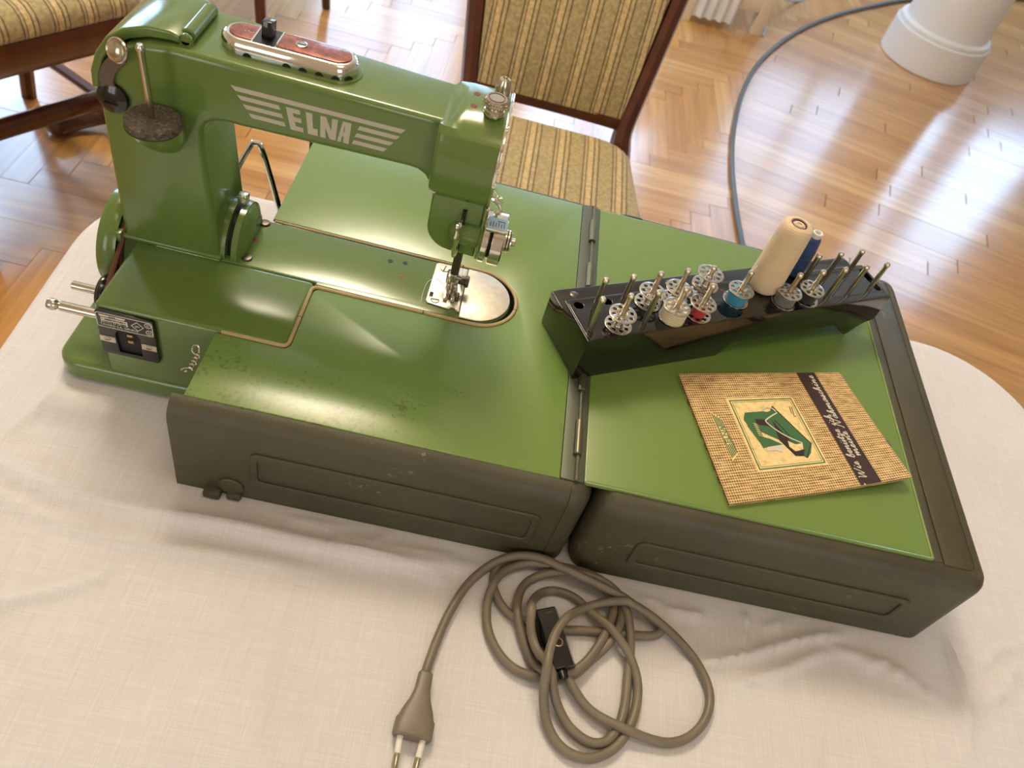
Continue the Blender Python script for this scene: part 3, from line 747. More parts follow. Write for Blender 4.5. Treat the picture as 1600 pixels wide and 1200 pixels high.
# hinged lid following the shoulder
inner = [(-0.3488, 0.1140), (-0.3474, 0.1240), (-0.3430, 0.1352), (-0.3357, 0.1450), (-0.3262, 0.1521), (-0.3135, 0.1567), (-0.3010, 0.1580), (-0.2960, 0.1578)]
outer = [(-0.2955, 0.1622), (-0.3010, 0.1640), (-0.3148, 0.1632), (-0.3290, 0.1580), (-0.3402, 0.1495), (-0.3480, 0.1380), (-0.3527, 0.1255), (-0.3535, 0.1140)]
lid = part('hinged_lid', plate([inner[::-1] and (inner + outer)], 0.050, 0.0016, XZ(0.180), 3), GREEN_M, mac, 50)
bm = B(); cyl(bm, (-0.2928, 0.136, 0.1606), (-0.2928, 0.172, 0.1606), 0.0044, n=18, ch=0.0008); part('hinge_barrel', bm, GREEN_M, lid)
for y0, y1 in ((0.1315, 0.1352), (0.1728, 0.1765)):
    bm = B(); cyl(bm, (-0.2928, y0, 0.1598), (-0.2928, y1, 0.1598), 0.0036, n=16, ch=0.0008); box(bm, -0.2964, -0.2892, y0, y1, 0.1550, 0.1595, 0.0005); part('hinge_ear', bm, GREEN_M, lid)

# chrome switch capsule on the arm
def stadium(xa, xb, yc, r, n=12): return arc(xb - r, yc, r, -90, 90, n) + arc(xa + r, yc, r, 90, 270, n)
def loft(bm, rings):
    R = [[bm.verts.new(p) for p in rg] for rg in rings]; n = len(R[0])
    for a, b in zip(R, R[1:]):
        for k in range(n): bm.faces.new((a[k], a[(k + 1) % n], b[(k + 1) % n], b[k]))
    bm.faces.new(R[0][::-1]); bm.faces.new(R[-1]); return bm
XA, XB, YC = -0.2775, -0.1940, 0.1500
bm = B(); loft(bm, [[(x, y, z) for x, y in stadium(XA + d, XB - d, YC, 0.0135 - d)] for d, z in ((-0.0028, 0.1552), (-0.0024, 0.1566), (-0.0016, 0.1569))]); part('capsule_seat', bm, GREEN_M, body)
bm = B(); loft(bm, [[(x, y, z) for x, y in stadium(XA + d, XB - d, YC, 0.0135 - d)] for d, z in ((0.0003, 0.1560), (0, 0.1570), (0, 0.1610), (0.0006, 0.1633), (0.0020, 0.1648), (0.0038, 0.1655), (0.0046, 0.1653))])
capsule = part('switch_capsule', bm, CHROME, mac, 60, label='chrome capsule with mottled red inlays')
def half_inlay(xa, xb, left):
    r_ = 0.0088
    pts = ([(xb, YC - r_), (xb, YC + r_)] + arc(xa + r_, YC, r_, 90, 270, 12)) if left else (arc(xb - r_, YC, r_, -90, 90, 12) + [(xa, YC + r_), (xa, YC - r_)])
    part('inlay', plate([pts], 0.0008, 0.0003, Matrix.Translation((0, 0, 0.1651))), INLAY, capsule)
half_inlay(-0.2727, -0.2568, True); half_inlay(-0.2425, -0.1988, False)
bm = B(); box(bm, -0.2562, -0.2431, 0.1402, 0.1596, 0.1635, 0.1656); part('switch_slot', bm, BLACK_M, capsule)  # matte black plate stands in for the shade of a sunken slot
bm = B(); box(bm, -0.2528, -0.2462, 0.1455, 0.1545, 0.1650, 0.1755, 0.0008, 2, Matrix.Translation((-0.2495, 0.15, 0.165)) @ Matrix.Rotation(math.radians(-10), 4, 'X') @ Matrix.Translation((0.2495, -0.15, -0.165))); part('switch_lever', bm, BLACK, capsule)
for x in (-0.2566, -0.2427):
    bm = B(); box(bm, x - 0.0005, x + 0.0005, 0.1405, 0.1595, 0.1648, 0.1660); part('slot_rim', bm, CHROME, capsule)
bm = B(); lathe(bm, [(0.0036, 0), (0.0036, 0.0008), (0.0029, 0.0010), (0.0026, 0.0006), (0, 0.0006)], (-0.2296, 0.1503, 0.1656), n=20); part('screw', bm, CHROME, capsule)
bm = B(); box(bm, -0.2322, -0.2270, 0.15, 0.1507, 0.1661, 0.1664); part('screw_slot', bm, BLACK_M, capsule)
for x, y, nx, ny in ((-0.2583, 0.1366, 0, -1), (-0.2347, 0.1366, 0, -1), (-0.2249, 0.1366, 0, -1), (-0.2150, 0.1366, 0, -1), (-0.2052, 0.1369, 0.18, -1), (-0.1978, 0.1402, 0.75, -0.7)):
    bm = B(); l_ = math.hypot(nx, ny); tx, ty = -ny / l_, nx / l_
    poly = [(0.0026 * math.cos(t * PI / 8), 0.0024 * math.sin(t * PI / 8)) for t in range(9)]
    a_ = [bm.verts.new((x + tx * p + nx / l_ * 0.0002, y + ty * p + ny / l_ * 0.0002, 0.1569 + q)) for p, q in poly]; b_ = [bm.verts.new((x + tx * p - nx / l_ * 0.002, y + ty * p - ny / l_ * 0.002, 0.1569 + q)) for p, q in poly]
    bm.faces.new(a_); bm.faces.new(b_[::-1])
    for k in range(9): bm.faces.new((a_[k], a_[(k + 1) % 9], b_[(k + 1) % 9], b_[k]))
    part('vent_notch', bm, BLACK_M, capsule, None)
for dx, dy in ((0, 0), (0.0018, 0.0005), (0.0034, -0.0002), (0.0048, 0.0004)):      # small worn crosses on the left inlay
    bm = B(); x, y = -0.2632 + dx, 0.1492 + dy
    box(bm, x - 0.0006, x + 0.0006, y - 0.0001, y + 0.0001, 0.1659, 0.1661); box(bm, x - 0.0001, x + 0.0001, y - 0.0006, y + 0.0006, 0.1659, 0.1661); part('index_mark', bm, WHITE_P, capsule, None)

# winged lettering on the front of the arm
def poly_xz(pts, y=0.1240, t=0.0003): return plate([pts], t, 0.0, XZ(y))
YL = 0.12405
def stripe(xl, xr, z, h, sl, sr, zl=None):
    # slanted ends; the stripes run with the arm
    return [(xl, z + h / 2), (xl + sl, z - h / 2), (xr - sr, z - h / 2), (xr, z + h / 2)]
lg = [stripe(-0.2645, -0.1580, 0.1422, 0.0030, 0.0030, 0.0022)]
for k, (xl, xr) in enumerate(((-0.2607, -0.2355), (-0.2575, -0.2338), (-0.2541, -0.2322))):
    z = 0.1369 - k * 0.0053; lg.append([(xl, z + 0.0014), (xl + 0.0022, z - 0.0014), (xr + 0.0012, z - 0.0014), (xr, z + 0.0014)])
for k, (xl, xr) in enumerate(((-0.1858, -0.1608), (-0.1872, -0.1642), (-0.1886, -0.1676))):
    z = 0.1369 - k * 0.0053; lg.append([(xl, z + 0.0014), (xl - 0.0012, z - 0.0014), (xr - 0.0022, z - 0.0014), (xr, z + 0.0014)])
for q in lg: part('wing_stripe', poly_xz(q, YL), LOGO, body, None)
zt, zb = 0.1386, 0.1240
E_ = [(-0.2312, zt), (-0.2226, zt), (-0.2223, zt - 0.0030), (-0.2270, zt - 0.0030), (-0.2263, zt - 0.0055), (-0.2218, zt - 0.0055), (-0.2213, zt - 0.0085), (-0.2255, zt - 0.0085), (-0.2248, zb + 0.0030), (-0.2203, zb + 0.0030), (-0.2200, zb), (-0.2280, zb)]
L_ = [(-0.2190, zt), (-0.2150, zt), (-0.2143, zb + 0.0046), (-0.2113, zb + 0.0046), (-0.2111, zb), (-0.2172, zb)]
N_ = [(-0.2100, zt), (-0.2066, zt), (-0.2030, zb + 0.0060), (-0.2028, zt), (-0.1992, zt), (-0.2000, zb), (-0.2036, zb), (-0.2068, zb + 0.0075), (-0.2062, zb), (-0.2096, zb)]
A_ = [[(-0.1990, zb), (-0.1962, zt), (-0.1908, zt), (-0.1918, zb), (-0.1953, zb), (-0.1951, zb + 0.0042), (-0.1963, zb + 0.0042), (-0.1966, zb)], [(-0.1955, zb + 0.0070), (-0.1949, zb + 0.0070), (-0.1946, zt - 0.0030), (-0.1952, zt - 0.0030)]]
for o2 in ([E_], [L_], [N_], A_): part('letter', plate(o2, 0.0003, 0.0, XZ(YL)), LOGO, body, None)

# spool pin, felt and its boss
bx_, by_ = -0.3070, 0.1075
bm = B(); R_ = []
for t in range(7):
    k = t / 6; z = 0.0905 + 0.0225 * k; rr0 = 0.0055 + 0.0110 * math.sin(k * PI / 2) ** 0.8
    R_.append([(bx_ + 0.004 * (1 - k) + rr0 * math.cos(2 * PI * i / 28), 0.1245 - (0.1245 - by_) * (0.15 + 0.85 * k ** 0.7) + rr0 * math.sin(2 * PI * i / 28), z) for i in range(28)])
loft(bm, R_); part('spool_boss', bm, GREEN_M, body, 60)
bm = B(); cyl(bm, (bx_ + 0.0005, by_, 0.1130), (bx_ + 0.0005, by_, 0.1188), 0.0163, n=36, ch=0.0009); part('felt_disc', bm, FELT, mac)
bm = B(); lathe(bm, [(0.0021, 0), (0.0021, 0.0475), (0.0026, 0.0482), (0.0026, 0.0498), (0.0016, 0.0515), (0, 0.0518)], (bx_, by_, 0.1135), (-0.03, 0.0, 1), n=14); part('spool_pin', bm, STEEL, mac)
# winder lever with push button and black knob
bm = B(); P = smooth_path([(-0.3375, 0.1222, 0.1190), (-0.3392, 0.1222, 0.1270), (-0.3362, 0.1222, 0.1350), (-0.3312, 0.1222, 0.1415), (-0.3278, 0.1222, 0.1448)], 6)
for i in range(len(P) - 1):
    pass
n_ = len(P); wd = [0.0044 - 0.0006 * (i / n_) for i in range(n_)]
ra = []; 
for i in range(n_):
    t = (P[min(i + 1, n_ - 1)] - P[max(i - 1, 0)]).normalized(); s_ = Vector((t.z, 0, -t.x)) * wd[i]
    ra.append([P[i] - s_ + Vector((0, 0.0006, 0)), P[i] + s_ + Vector((0, 0.0006, 0)), P[i] + s_ - Vector((0, 0.0006, 0)), P[i] - s_ - Vector((0, 0.0006, 0))])
loft(bm, ra); lev = part('winder_lever', bm, LEVER, mac)
bm = B(); lathe(bm, [(0.0072, 0), (0.0074, 0.0012), (0.0066, 0.0022), (0.0058, 0.0016), (0.0052, 0.0016), (0.0050, 0.0026), (0.0035, 0.0036), (0, 0.0040)], (-0.3285, 0.1210, 0.1492), (-0.25, -0.85, 0.35), 24); part('push_button', bm, NICKEL, lev)
bm = B(); lathe(bm, [(0.0098, 0), (0.0100, 0.0010), (0.0094, 0.0026), (0.0060, 0.0042), (0, 0.0048)], (-0.3372, 0.1238, 0.1150), (-0.05, -1, 0.1), 28); kb = part('winder_knob', bm, BLACK, lev)
bm = B(); box(bm, -0.3415, -0.3330, 0.1184, 0.1200, 0.1128, 0.1135); part('knob_slot', bm, BLACK_M, kb)

# stitch length arc by the column foot
SY, SZ = 0.1545, -0.0010
def arc_flange(name, x0, x1, r, mat, r2=None):
    b_ = B(); r2 = r2 or r
    f0 = [(x0, SY + r * math.cos(math.radians(t)), SZ + r * math.sin(math.radians(t))) for t in range(0, 181, 9)]
    f1 = [(x1, SY + r2 * math.cos(math.radians(t)), SZ + r2 * math.sin(math.radians(t))) for t in range(0, 181, 9)]
    a_ = [b_.verts.new(p) for p in f0]; c_ = [b_.verts.new(p) for p in f1]
    b_.faces.new(a_); b_.faces.new(c_[::-1])
    for k in range(len(a_)): b_.faces.new((a_[k], a_[(k + 1) % len(a_)], c_[(k + 1) % len(a_)], c_[k]))
    return part(name, b_, mat, mac, 40)
arc_flange('column_collar', -0.2900, -0.2755, 0.0295, GREEN_M, 0.0290)
arc_flange('length_dial', -0.2757, -0.2710, 0.0235, BLACK_M)
fl = arc_flange('dial_guard', -0.2712, -0.2670, 0.0290, GREEN_M, 0.0285)
arc_flange('guard_fillet', -0.2672, -0.2635, 0.0275, GREEN_M, 0.0215)
bm = B(); box(bm, -0.2755, -0.2695, 0.1560, 0.1660, 0.0270, 0.0345, 0.0008, 2, Matrix.Translation((-0.272, 0.161, 0.028)) @ Matrix.Rotation(math.radians(-18), 4, 'X') @ Matrix.Translation((0.272, -0.161, -0.028)))
for k in range(4): box(bm, -0.2758, -0.2692, 0.1575 + k * 0.002, 0.1584 + k * 0.002, 0.0322, 0.0338)
part('length_lever', bm, NICKEL, mac)

# head: bulged casting, facets, chin
prof = [(0.1330, 0.1632), (0.1165, 0.1580), (0.1125, 0.1545), (0.1095, 0.1470), (0.1083, 0.1370), (0.1090, 0.1265), (0.1118, 0.1160), (0.1172, 0.1080), (0.1225, 0.1040)]
bm = B(); R_ = []
for x, ins in ((-0.1385, 0.0048), (-0.1378, 0.0020), (-0.1355, 0.0004), (-0.1325, 0.0), (-0.0995, 0.0)):
    low = [(x, y + ins, z - (0.0075 if (ins > 0.0003 and i == 0) else 0.0)) for i, (y, z) in enumerate(prof)]
    R_.append(low + [(x, 0.172, 0.1040), (x, 0.172, 0.1545 if ins > 0.0003 else 0.1560)])
# top facet rises from the arm to the head's flat top
R2 = []
for i, rg in enumerate(R_):
    x = rg[0][0]; tz = {0: 0.1545, 1: 0.1550, 2: 0.1562, 3: 0.1590, 4: 0.1632}[i]
    ty = {0: 0.1240, 1: 0.1240, 2: 0.1250, 3: 0.1290, 4: 0.1330}[i]
    rg = list(rg); rg[0] = (x, ty, tz); R2.append(rg[:-1] + [(x, 0.170, min(tz, 0.1600)), (x, 0.160, tz)])
x = -0.1245; R2.insert(4, [(x, 0.1330, 0.1632)] + [(x, y, z) for y, z in prof[1:]] + [(x, 0.172, 0.1040), (x, 0.170, 0.1600), (x, 0.160, 0.1632)])
loft(bm, R2); head = part('head_casting', bm, GREEN_M, mac, 24)
chin = [(-0.1352, 0.1085), (-0.1352, 0.0790)] + arc(-0.1172, 0.0790, 0.0180, 180, 268, 10)[1:] + [(-0.1000, 0.0602), (-0.1000, 0.1085)]
part('chin_casting', plate([chin], 0.046, 0.0022, XZ(0.168), 3), GREEN_M, mac, 45)
bm = B(); lathe(bm, [(0, 0), (0.0055, 0.0012), (0.0092, 0.0048), (0.0098, 0.0085), (0.0098, 0.022)], (-0.1215, 0.1252, 0.0790), (1, 0, 0), 28); part('tension_boss', bm, GREEN_M, mac, 50)
bm = B(); box(bm, -0.1135, -0.1108, 0.1200, 0.1232, 0.0650, 0.0985); slot = part('lifter_slot', bm, BLACK_M, mac, None)
bm = B(); P = smooth_path([(-0.1140, 0.1130, 0.0930), (-0.1138, 0.1118, 0.0850), (-0.1136, 0.1125, 0.0740), (-0.1134, 0.1150, 0.0640)], 6); tube(bm, P, [0.0022 + 0.0004 * math.sin(i) for i in range(len(P))], 8, sx=0.7); part('presser_lifter', bm, CHROME, mac)
bm = B(); box(bm, -0.1150, -0.1122, 0.1120, 0.1220, 0.0900, 0.0945, 0.001); part('lifter_pivot', bm, CHROME, mac)
# knobs and oil holes on the head
for x, y in ((-0.1208, 0.1520), (-0.1208, 0.1372)):
    bm = B(); lathe(bm, [(0.0022, 0), (0.0020, 0.0003), (0.0015, 0.0003)], (x, y, 0.1631), n=14); part('oil_hole', bm, REDHOLE, head)
bm = B(); lathe(bm, [(0.0064, 0), (0.0064, 0.0012), (0.0060, 0.0015), (0.0064, 0.0018), (0.0064, 0.0030), (0.0056, 0.0038), (0.0055, 0.0052)], (-0.1082, 0.1345, 0.1630), n=24); kn = part('pressure_knob', bm, NICKEL, mac)
bm = B(); lathe(bm, [(0.0060, 0.005), (0.0070, 0.0064)], (-0.1082, 0.1345, 0.1630), n=28)
n = 28
for t in range(n):
    for dz in (0, 0.0020):
        a_ = 2 * PI * (t + (0.5 if dz else 0)) / n; c = Vector((-0.1082 + 0.0070 * math.cos(a_), 0.1345 + 0.0070 * math.sin(a_), 0.1698 + dz)); s_ = 0.0008
        vs = [bm.verts.new(c + Vector(d)) for d in ((math.cos(a_) * s_, math.sin(a_) * s_, 0), (0, 0, s_ * 1.2), (-math.sin(a_) * s_, math.cos(a_) * s_, 0), (0, 0, -s_ * 1.2), (math.sin(a_) * s_, -math.cos(a_) * s_, 0))]
        for q in ((0, 1, 2), (0, 2, 3), (0, 3, 4), (0, 4, 1)): bm.faces.new([vs[k] for k in q])
lathe(bm, [(0.0070, 0.0062), (0.0071, 0.0098), (0.0064, 0.0108), (0.0052, 0.0108)], (-0.1082, 0.1345, 0.1630), n=28)
part('knurled_collar', bm, NICKEL, kn, 30)
bm = B(); lathe(bm, [(0.0053, 0.0090), (0.0053, 0.0110), (0.0046, 0.0110), (0.0044, 0.0096), (0, 0.0094)], (-0.1082, 0.1345, 0.1630), n=24); part('bushing', bm, REDHOLE, kn)
bm = B(); lathe(bm, [(0.0052, 0), (0.0050, 0.0070), (0.0046, 0.0105), (0.0034, 0.0132), (0.0016, 0.0142), (0.0014, 0.0136), (0, 0.0134)], (-0.1060, 0.1560, 0.1620), n=24); kc = part('thread_cap', bm, NICKEL, mac)
bm = B(); lathe(bm, [(0.0013, 0.0135), (0, 0.0139)], (-0.1060, 0.1560, 0.1620), n=12); part('cap_hole', bm, REDHOLE, kc)
# chrome face plate along the end of the head
fp = [(0.1325, 0.1640), (0.1160, 0.1586), (0.1115, 0.1545), (0.1083, 0.1470), (0.1072, 0.1370), (0.1080, 0.1262), (0.1110, 0.1155), (0.1165, 0.1080), (0.1205, 0.1030), (0.1205, 0.0612), (0.168, 0.0612), (0.171, 0.110), (0.172, 0.1600), (0.160, 0.1640)]
fpl = part('face_plate', plate([fp], 0.0022, 0.0004, basis((-0.0997, 0, 0), (0, 1, 0), (0, 0, 1), (1, 0, 0))), CHROME, mac, 40, label='chrome plated face plate')
for y, z in ((0.1240, 0.1610), (0.1068, 0.142), (0.1068, 0.131), (0.119, 0.1045)):
    bm = B(); box(bm, -0.0990, -0.0970, y - 0.0004, y + 0.0020, z - 0.0014, z + 0.0014, 0.0004); part('plate_lug', bm, CHROME, fpl)
bm = B(); tube(bm, smooth_path([(-0.0975, 0.1075, 0.1290), (-0.0950, 0.1072, 0.1270), (-0.0945, 0.1068, 0.1235), (-0.0925, 0.1065, 0.1215), (-0.0905, 0.1065, 0.1230), (-0.0915, 0.1066, 0.1250), (-0.0935, 0.1068, 0.1240)], 5), 0.0006, 7); part('thread_loop', bm, CHROME, fpl)
bm = B(); tube(bm, smooth_path([(-0.0975, 0.1130, 0.1185), (-0.0945, 0.1125, 0.1180), (-0.0915, 0.1120, 0.1150), (-0.0900, 0.1115, 0.1110), (-0.0925, 0.1112, 0.1095)], 6), [0.0014 + 0.0004 * math.sin(i * 0.3) for i in range(25)], 8); part('thread_hook', bm, CHROME, fpl)
# tension dials
TY, TZd = 0.1235, 0.0805
bm = B(); lathe(bm, [(0.0165, 0), (0.0178, 0.0008), (0.0178, 0.0040), (0.0170, 0.0048), (0.006, 0.0048)], (-0.0978, TY, TZd), (1, 0, 0), 40); dl = part('tension_disc', bm, CHROME, mac)
bm = B(); lathe(bm, [(0.0140, 0.0046), (0.0140, 0.0066)], (-0.0978, TY, TZd), (1, 0, 0), 32); part('disc_gap', bm, BLACK_M, dl)
bm = B(); lathe(bm, [(0.0170, 0.0064), (0.0182, 0.0072), (0.0182, 0.0142), (0.0172, 0.0150), (0.006, 0.0150)], (-0.0978, TY, TZd), (1, 0, 0), 40); part('tension_dial', bm, CHROME, dl)
bm = B(); lathe(bm, [(0.0080, 0.015), (0.0080, 0.0165), (0.0062, 0.0168), (0.0078, 0.0172), (0.0078, 0.0184), (0.0060, 0.0188), (0.0072, 0.0192), (0.0070, 0.0200), (0.0030, 0.0202), (0.0030, 0.0225), (0.0018, 0.0230)], (-0.0978, TY, TZd), (1, 0, 0), 24); part('tension_nut', bm, STEEL, dl)
bm = B(); box(bm, -0.0968, -0.0828, TY - 0.0165, TY - 0.004, TZd + 0.0165, TZd + 0.0200, 0.0006, 2, Matrix.Identity(4)); bk_ = part('scale_bracket', bm, CHROME, dl)
bm = B(); box(bm, -0.0962, -0.0834, TY - 0.0160, TY - 0.0050, TZd + 0.0200, TZd + 0.0204); part('scale', bm, SCALE, dl, label='pale blue scale with black graduation')
bm = B()
for k in range(6): box(bm, -0.0945 + k * 0.0018, -0.0941 + k * 0.0018, TY - 0.0150, TY - (0.0095 if k % 2 else 0.0110), TZd + 0.0204, TZd + 0.0206)
box(bm, -0.0900, -0.0850, TY - 0.0088, TY - 0.0084, TZd + 0.0204, TZd + 0.0206); part('scale_marks', bm, BLACK_M, dl, None)
# presser bar, needle bar, foot
bm = B(); cyl(bm, (-0.1105, 0.1420, 0.0240), (-0.1105, 0.1420, 0.0620), 0.0031, n=16, ch=0.0004); part('needle_bar', bm, DARKMET, mac)
bm = B(); cyl(bm, (-0.1105, 0.1500, 0.0110), (-0.1105, 0.1500, 0.0620), 0.0029, n=16); part('presser_bar', bm, DARKMET, mac)
bm = B(); cyl(bm, (-0.1105, 0.1420, 0.0040), (-0.1105, 0.1420, 0.0250), 0.0006, 0.0009, n=8); part('needle', bm, CHROME, mac)
bm = B(); box(bm, -0.1132, -0.1080, 0.1385, 0.1445, 0.0180, 0.0262, 0.0012); cyl(bm, (-0.1082, 0.1420, 0.0220), (-0.1045, 0.1420, 0.0220), 0.0020, n=12); part('needle_clamp', bm, STEEL, mac)
bm = B(); box(bm, -0.1150, -0.1062, 0.1470, 0.1540, 0.0085, 0.0165, 0.0012)
box(bm, -0.1150, -0.1120, 0.1355, 0.1560, 0.0016, 0.0045, 0.0008); box(bm, -0.1092, -0.1062, 0.1355, 0.1560, 0.0016, 0.0045, 0.0008); box(bm, -0.1150, -0.1062, 0.1480, 0.1560, 0.0016, 0.0095, 0.0008)
foot = part('presser_foot', bm, STEEL, mac)
bm = B(); cyl(bm, (-0.1062, 0.1505, 0.0125), (-0.1008, 0.1505, 0.0125), 0.0034, n=16, ch=0.0005); cyl(bm, (-0.1020, 0.1505, 0.0125), (-0.0985, 0.1505, 0.0125), 0.0046, n=16, ch=0.0006); part('foot_screw', bm, DARKMET, foot)
bm = B(); box(bm, -0.1052, -0.1020, 0.1560, 0.1650, 0.0030, 0.0125, 0.0012); part('foot_spring', bm, WHITE_PL, foot)
bm = B(); box(bm, -0.1160, -0.1125, 0.1500, 0.1580, 0.0060, 0.0150, 0.0012); part('foot_shank', bm, DARKMET, foot)
bm = B(); tube(bm, smooth_path([(-0.1105, 0.1400, 0.0060), (-0.1150, 0.1500, 0.0025), (-0.1230, 0.1580, 0.0016), (-0.1290, 0.1530, 0.0010), (-0.1305, 0.1400, 0.0006), (-0.1300, 0.1280, -0.0005), (-0.1300, 0.1225, -0.002)], 8), 0.00022, 5); part('thread_tail', bm, WHITE_PL, mac)

# handwheel, belt, pulleys, rods at the left end
hx, hy, hz = -0.3600, 0.1490, -0.0215
bm = B(); lathe(bm, [(0.012, -0.010), (0.030, -0.008), (0.0345, -0.0085), (0.0385, -0.010), (0.0405, -0.006), (0.0405, -0.001), (0.0385, 0.0035), (0.0345, 0.0025), (0.0335, 0.0), (0.0290, 0.0), (0.0275, 0.004), (0.0250, 0.006), (0.008, 0.006)], (hx, hy, hz), (-1, 0, 0), 48); wh = part('handwheel', bm, GREEN_M, mac, 35)
bm = B(); lathe(bm, [(0.0032, 0), (0.0032, 0.0008), (0, 0.0014)], (hx - 0.0008, hy - 0.002, hz + 0.0305), (-1, 0, 0), 14); part('screw', bm, CHROME, wh)
bm = B(); cyl(bm, (hx + 0.012, hy, hz), (hx + 0.009, hy, hz), 0.033, n=40); part('belt_groove', bm, GREEN_M, wh)
bx2, by2, bz2 = -0.3490, 0.0950, -0.0300
bm = B(); lathe(bm, [(0.004, -0.005), (0.0105, -0.005), (0.0105, -0.003), (0.0135, 0.0005), (0.0140, 0.003), (0.0125, 0.0055), (0.0100, 0.0065), (0.004, 0.0065)], (bx2, by2, bz2), (-1, 0, 0), 32); pu = part('motor_pulley', bm, BLACK, mac)
bm = B(); cyl(bm, (-0.337, by2, bz2), (-0.3755, by2, bz2), 0.0032, n=16, ch=0.0004); part('motor_shaft', bm, STEEL, mac)
bm = B(); lathe(bm, [(0.0036, 0), (0.0036, 0.032), (0.0031, 0.0325), (0.0022, 0.034), (0.0036, 0.0355), (0.0044, 0.038), (0.0036, 0.041), (0, 0.0425)], (-0.336, 0.0660, -0.0215), (-1, 0, 0), 20); part('carrier_rod', bm, STEEL, mac)
def belt_side(sgn):
    a = Vector((-0.3475, hy, hz)); b = Vector((-0.3475, by2, bz2)); d = (b - a).normalized(); nrm = Vector((0, -d.z, d.y)) * sgn
    return a + nrm * 0.034, b + nrm * 0.0112
bm = B(); loop = []
a0, b0 = belt_side(1); a1, b1 = belt_side(-1)
def warc(c, r, p, q, n, longway):
    t0 = math.atan2(p.z - c[2], p.y - c[1]); t1 = math.atan2(q.z - c[2], q.y - c[1])
    dt = (t1 - t0) % (2 * PI)
    if (dt < PI) == longway: dt -= 2 * PI
    return [Vector((-0.3475, c[1] + r * math.cos(t0 + dt * k / n), c[2] + r * math.sin(t0 + dt * k / n))) for k in range(n + 1)]
loop = warc((0, hy, hz), 0.034, a1, a0, 24, True) + warc((0, by2, bz2), 0.0112, b0, b1, 12, False)
tube(bm, loop, 0.0021, 8, closed=True); part('drive_belt', bm, BELT, mac)
bm = B(); box(bm, -0.3510, -0.3470, 0.1195, 0.126, -0.0010, 0.0066, 0.0008); part('column_bracket', bm, GREEN_M, mac)

# knee lever rod behind the machine
bm = B(); kp = smooth_path([(-0.3260, 0.200, -0.0680), (-0.3190, 0.262, -0.0370), (-0.3070, 0.277, -0.0085), (-0.3025, 0.279, -0.0045), (-0.2975, 0.279, -0.0080), (-0.2890, 0.276, -0.0330), (-0.2760, 0.268, -0.0700), (-0.2740, 0.266, -0.0780)], 6)
tube(bm, kp, 0.0026, 10); part('knee_lever', bm, CHROME, mac)

# name plate with appliance socket on the motor housing
NY = 0.0562
npo = rrect(-0.3372, -0.2978, -0.0440, -0.0022, 0.0022, 4)
sok = [(-0.3250, -0.0405), (-0.3095, -0.0405), (-0.3090, -0.0225), (-0.3112, -0.0185), (-0.3238, -0.0185), (-0.3258, -0.0225)]
npp = part('socket_plate', plate([npo, sok[::-1]], 0.0034, 0.0006, XZ(NY)), BLACK, mac, 40)
bm = B(); box(bm, -0.3262, -0.3085, 0.0550, 0.0558, -0.0410, -0.0180); part('socket_recess', bm, BLACK_M, npp)
for z in (-0.0215, -0.0275):
    bm = B(); box(bm, -0.3180, -0.3140, 0.0528, 0.0556, z - 0.0012, z + 0.0012, 0.0004); part('contact_blade', bm, BRASS, npp)
yf = NY - 0.0034
for x0, x1 in ((-0.3368, -0.3262), (-0.3084, -0.2983)):
    bm = B(); box(bm, x0, x1, yf - 0.0005, yf, -0.0312, -0.0258); st_ = part('steel_strip', bm, SATIN, npp)
    bm = B(); lathe(bm, [(0.0020, 0), (0.0020, 0.0006), (0, 0.0009)], ((x0 + x1) / 2, yf - 0.0004, -0.0285), (0, -1, 0), 14); part('screw', bm, SATIN, npp)
    bm = B(); box(bm, (x0 + x1) / 2 - 0.0016, (x0 + x1) / 2 + 0.0016, yf - 0.00145, yf - 0.0012, -0.02865, -0.02835, mat4=None); part('screw_slot', bm, BLACK_M, npp)
fr = [rrect(-0.3366, -0.2990, -0.0168, -0.0032, 0.0016, 4), rrect(-0.3361, -0.2995, -0.0163, -0.0037, 0.0012, 4)[::-1]]
part('label_border', plate(fr, 0.0002, 0, XZ(yf)), WHITE_P, npp, None)
def lab(s, size, x, z, al='LEFT'): part('lettering', text_mesh(s, size, XZ(yf - 0.0001) @ Matrix.Translation((x, z, 0)), 0.0002, al), WHITE_P, npp, None)
lab('TAVARO S.A. GENÈVE', 0.0026, -0.3345, -0.0150)
for q in ([(-0.3345, -0.0048), (-0.3338, -0.0066), (-0.3178, -0.0066), (-0.3165, -0.0048)],): part('label_wing', plate([q], 0.0002, 0, XZ(yf)), WHITE_P, npp, None)
part('label_wing', plate([rrect(-0.3335, -0.3158, -0.0121, -0.0074, 0.0002, 2)], 0.0002, 0, XZ(yf)), WHITE_P, npp, None)
part('lettering', text_mesh('ELNA', 0.0018, XZ(yf - 0.0003) @ Matrix.Translation((-0.3277, -0.0063, 0)), 0.0002), BLACK_M, npp, None)
for r_, ch in enumerate('VW'):
    part('lettering', text_mesh(ch, 0.0020, XZ(yf - 0.0003) @ Matrix.Translation((-0.3330, -0.0094 - r_ * 0.0023, 0)), 0.0002), BLACK_M, npp, None)
bm = B(); rnd = random.Random(3)
for r_ in range(2):                                   # worn stamped figures, no longer legible
    x = -0.3308
    while x < -0.3168:
        w_ = rnd.uniform(0.0004, 0.0010); z = -0.0088 - r_ * 0.0023; h_ = rnd.uniform(0.0003, 0.0006)
        box(bm, x, x + w_, yf - 0.0005, yf - 0.0002, z - h_, z + h_); x += w_ + rnd.uniform(0.0002, 0.0006)
part('stamped_figures', bm, BLACK_M, npp, None)
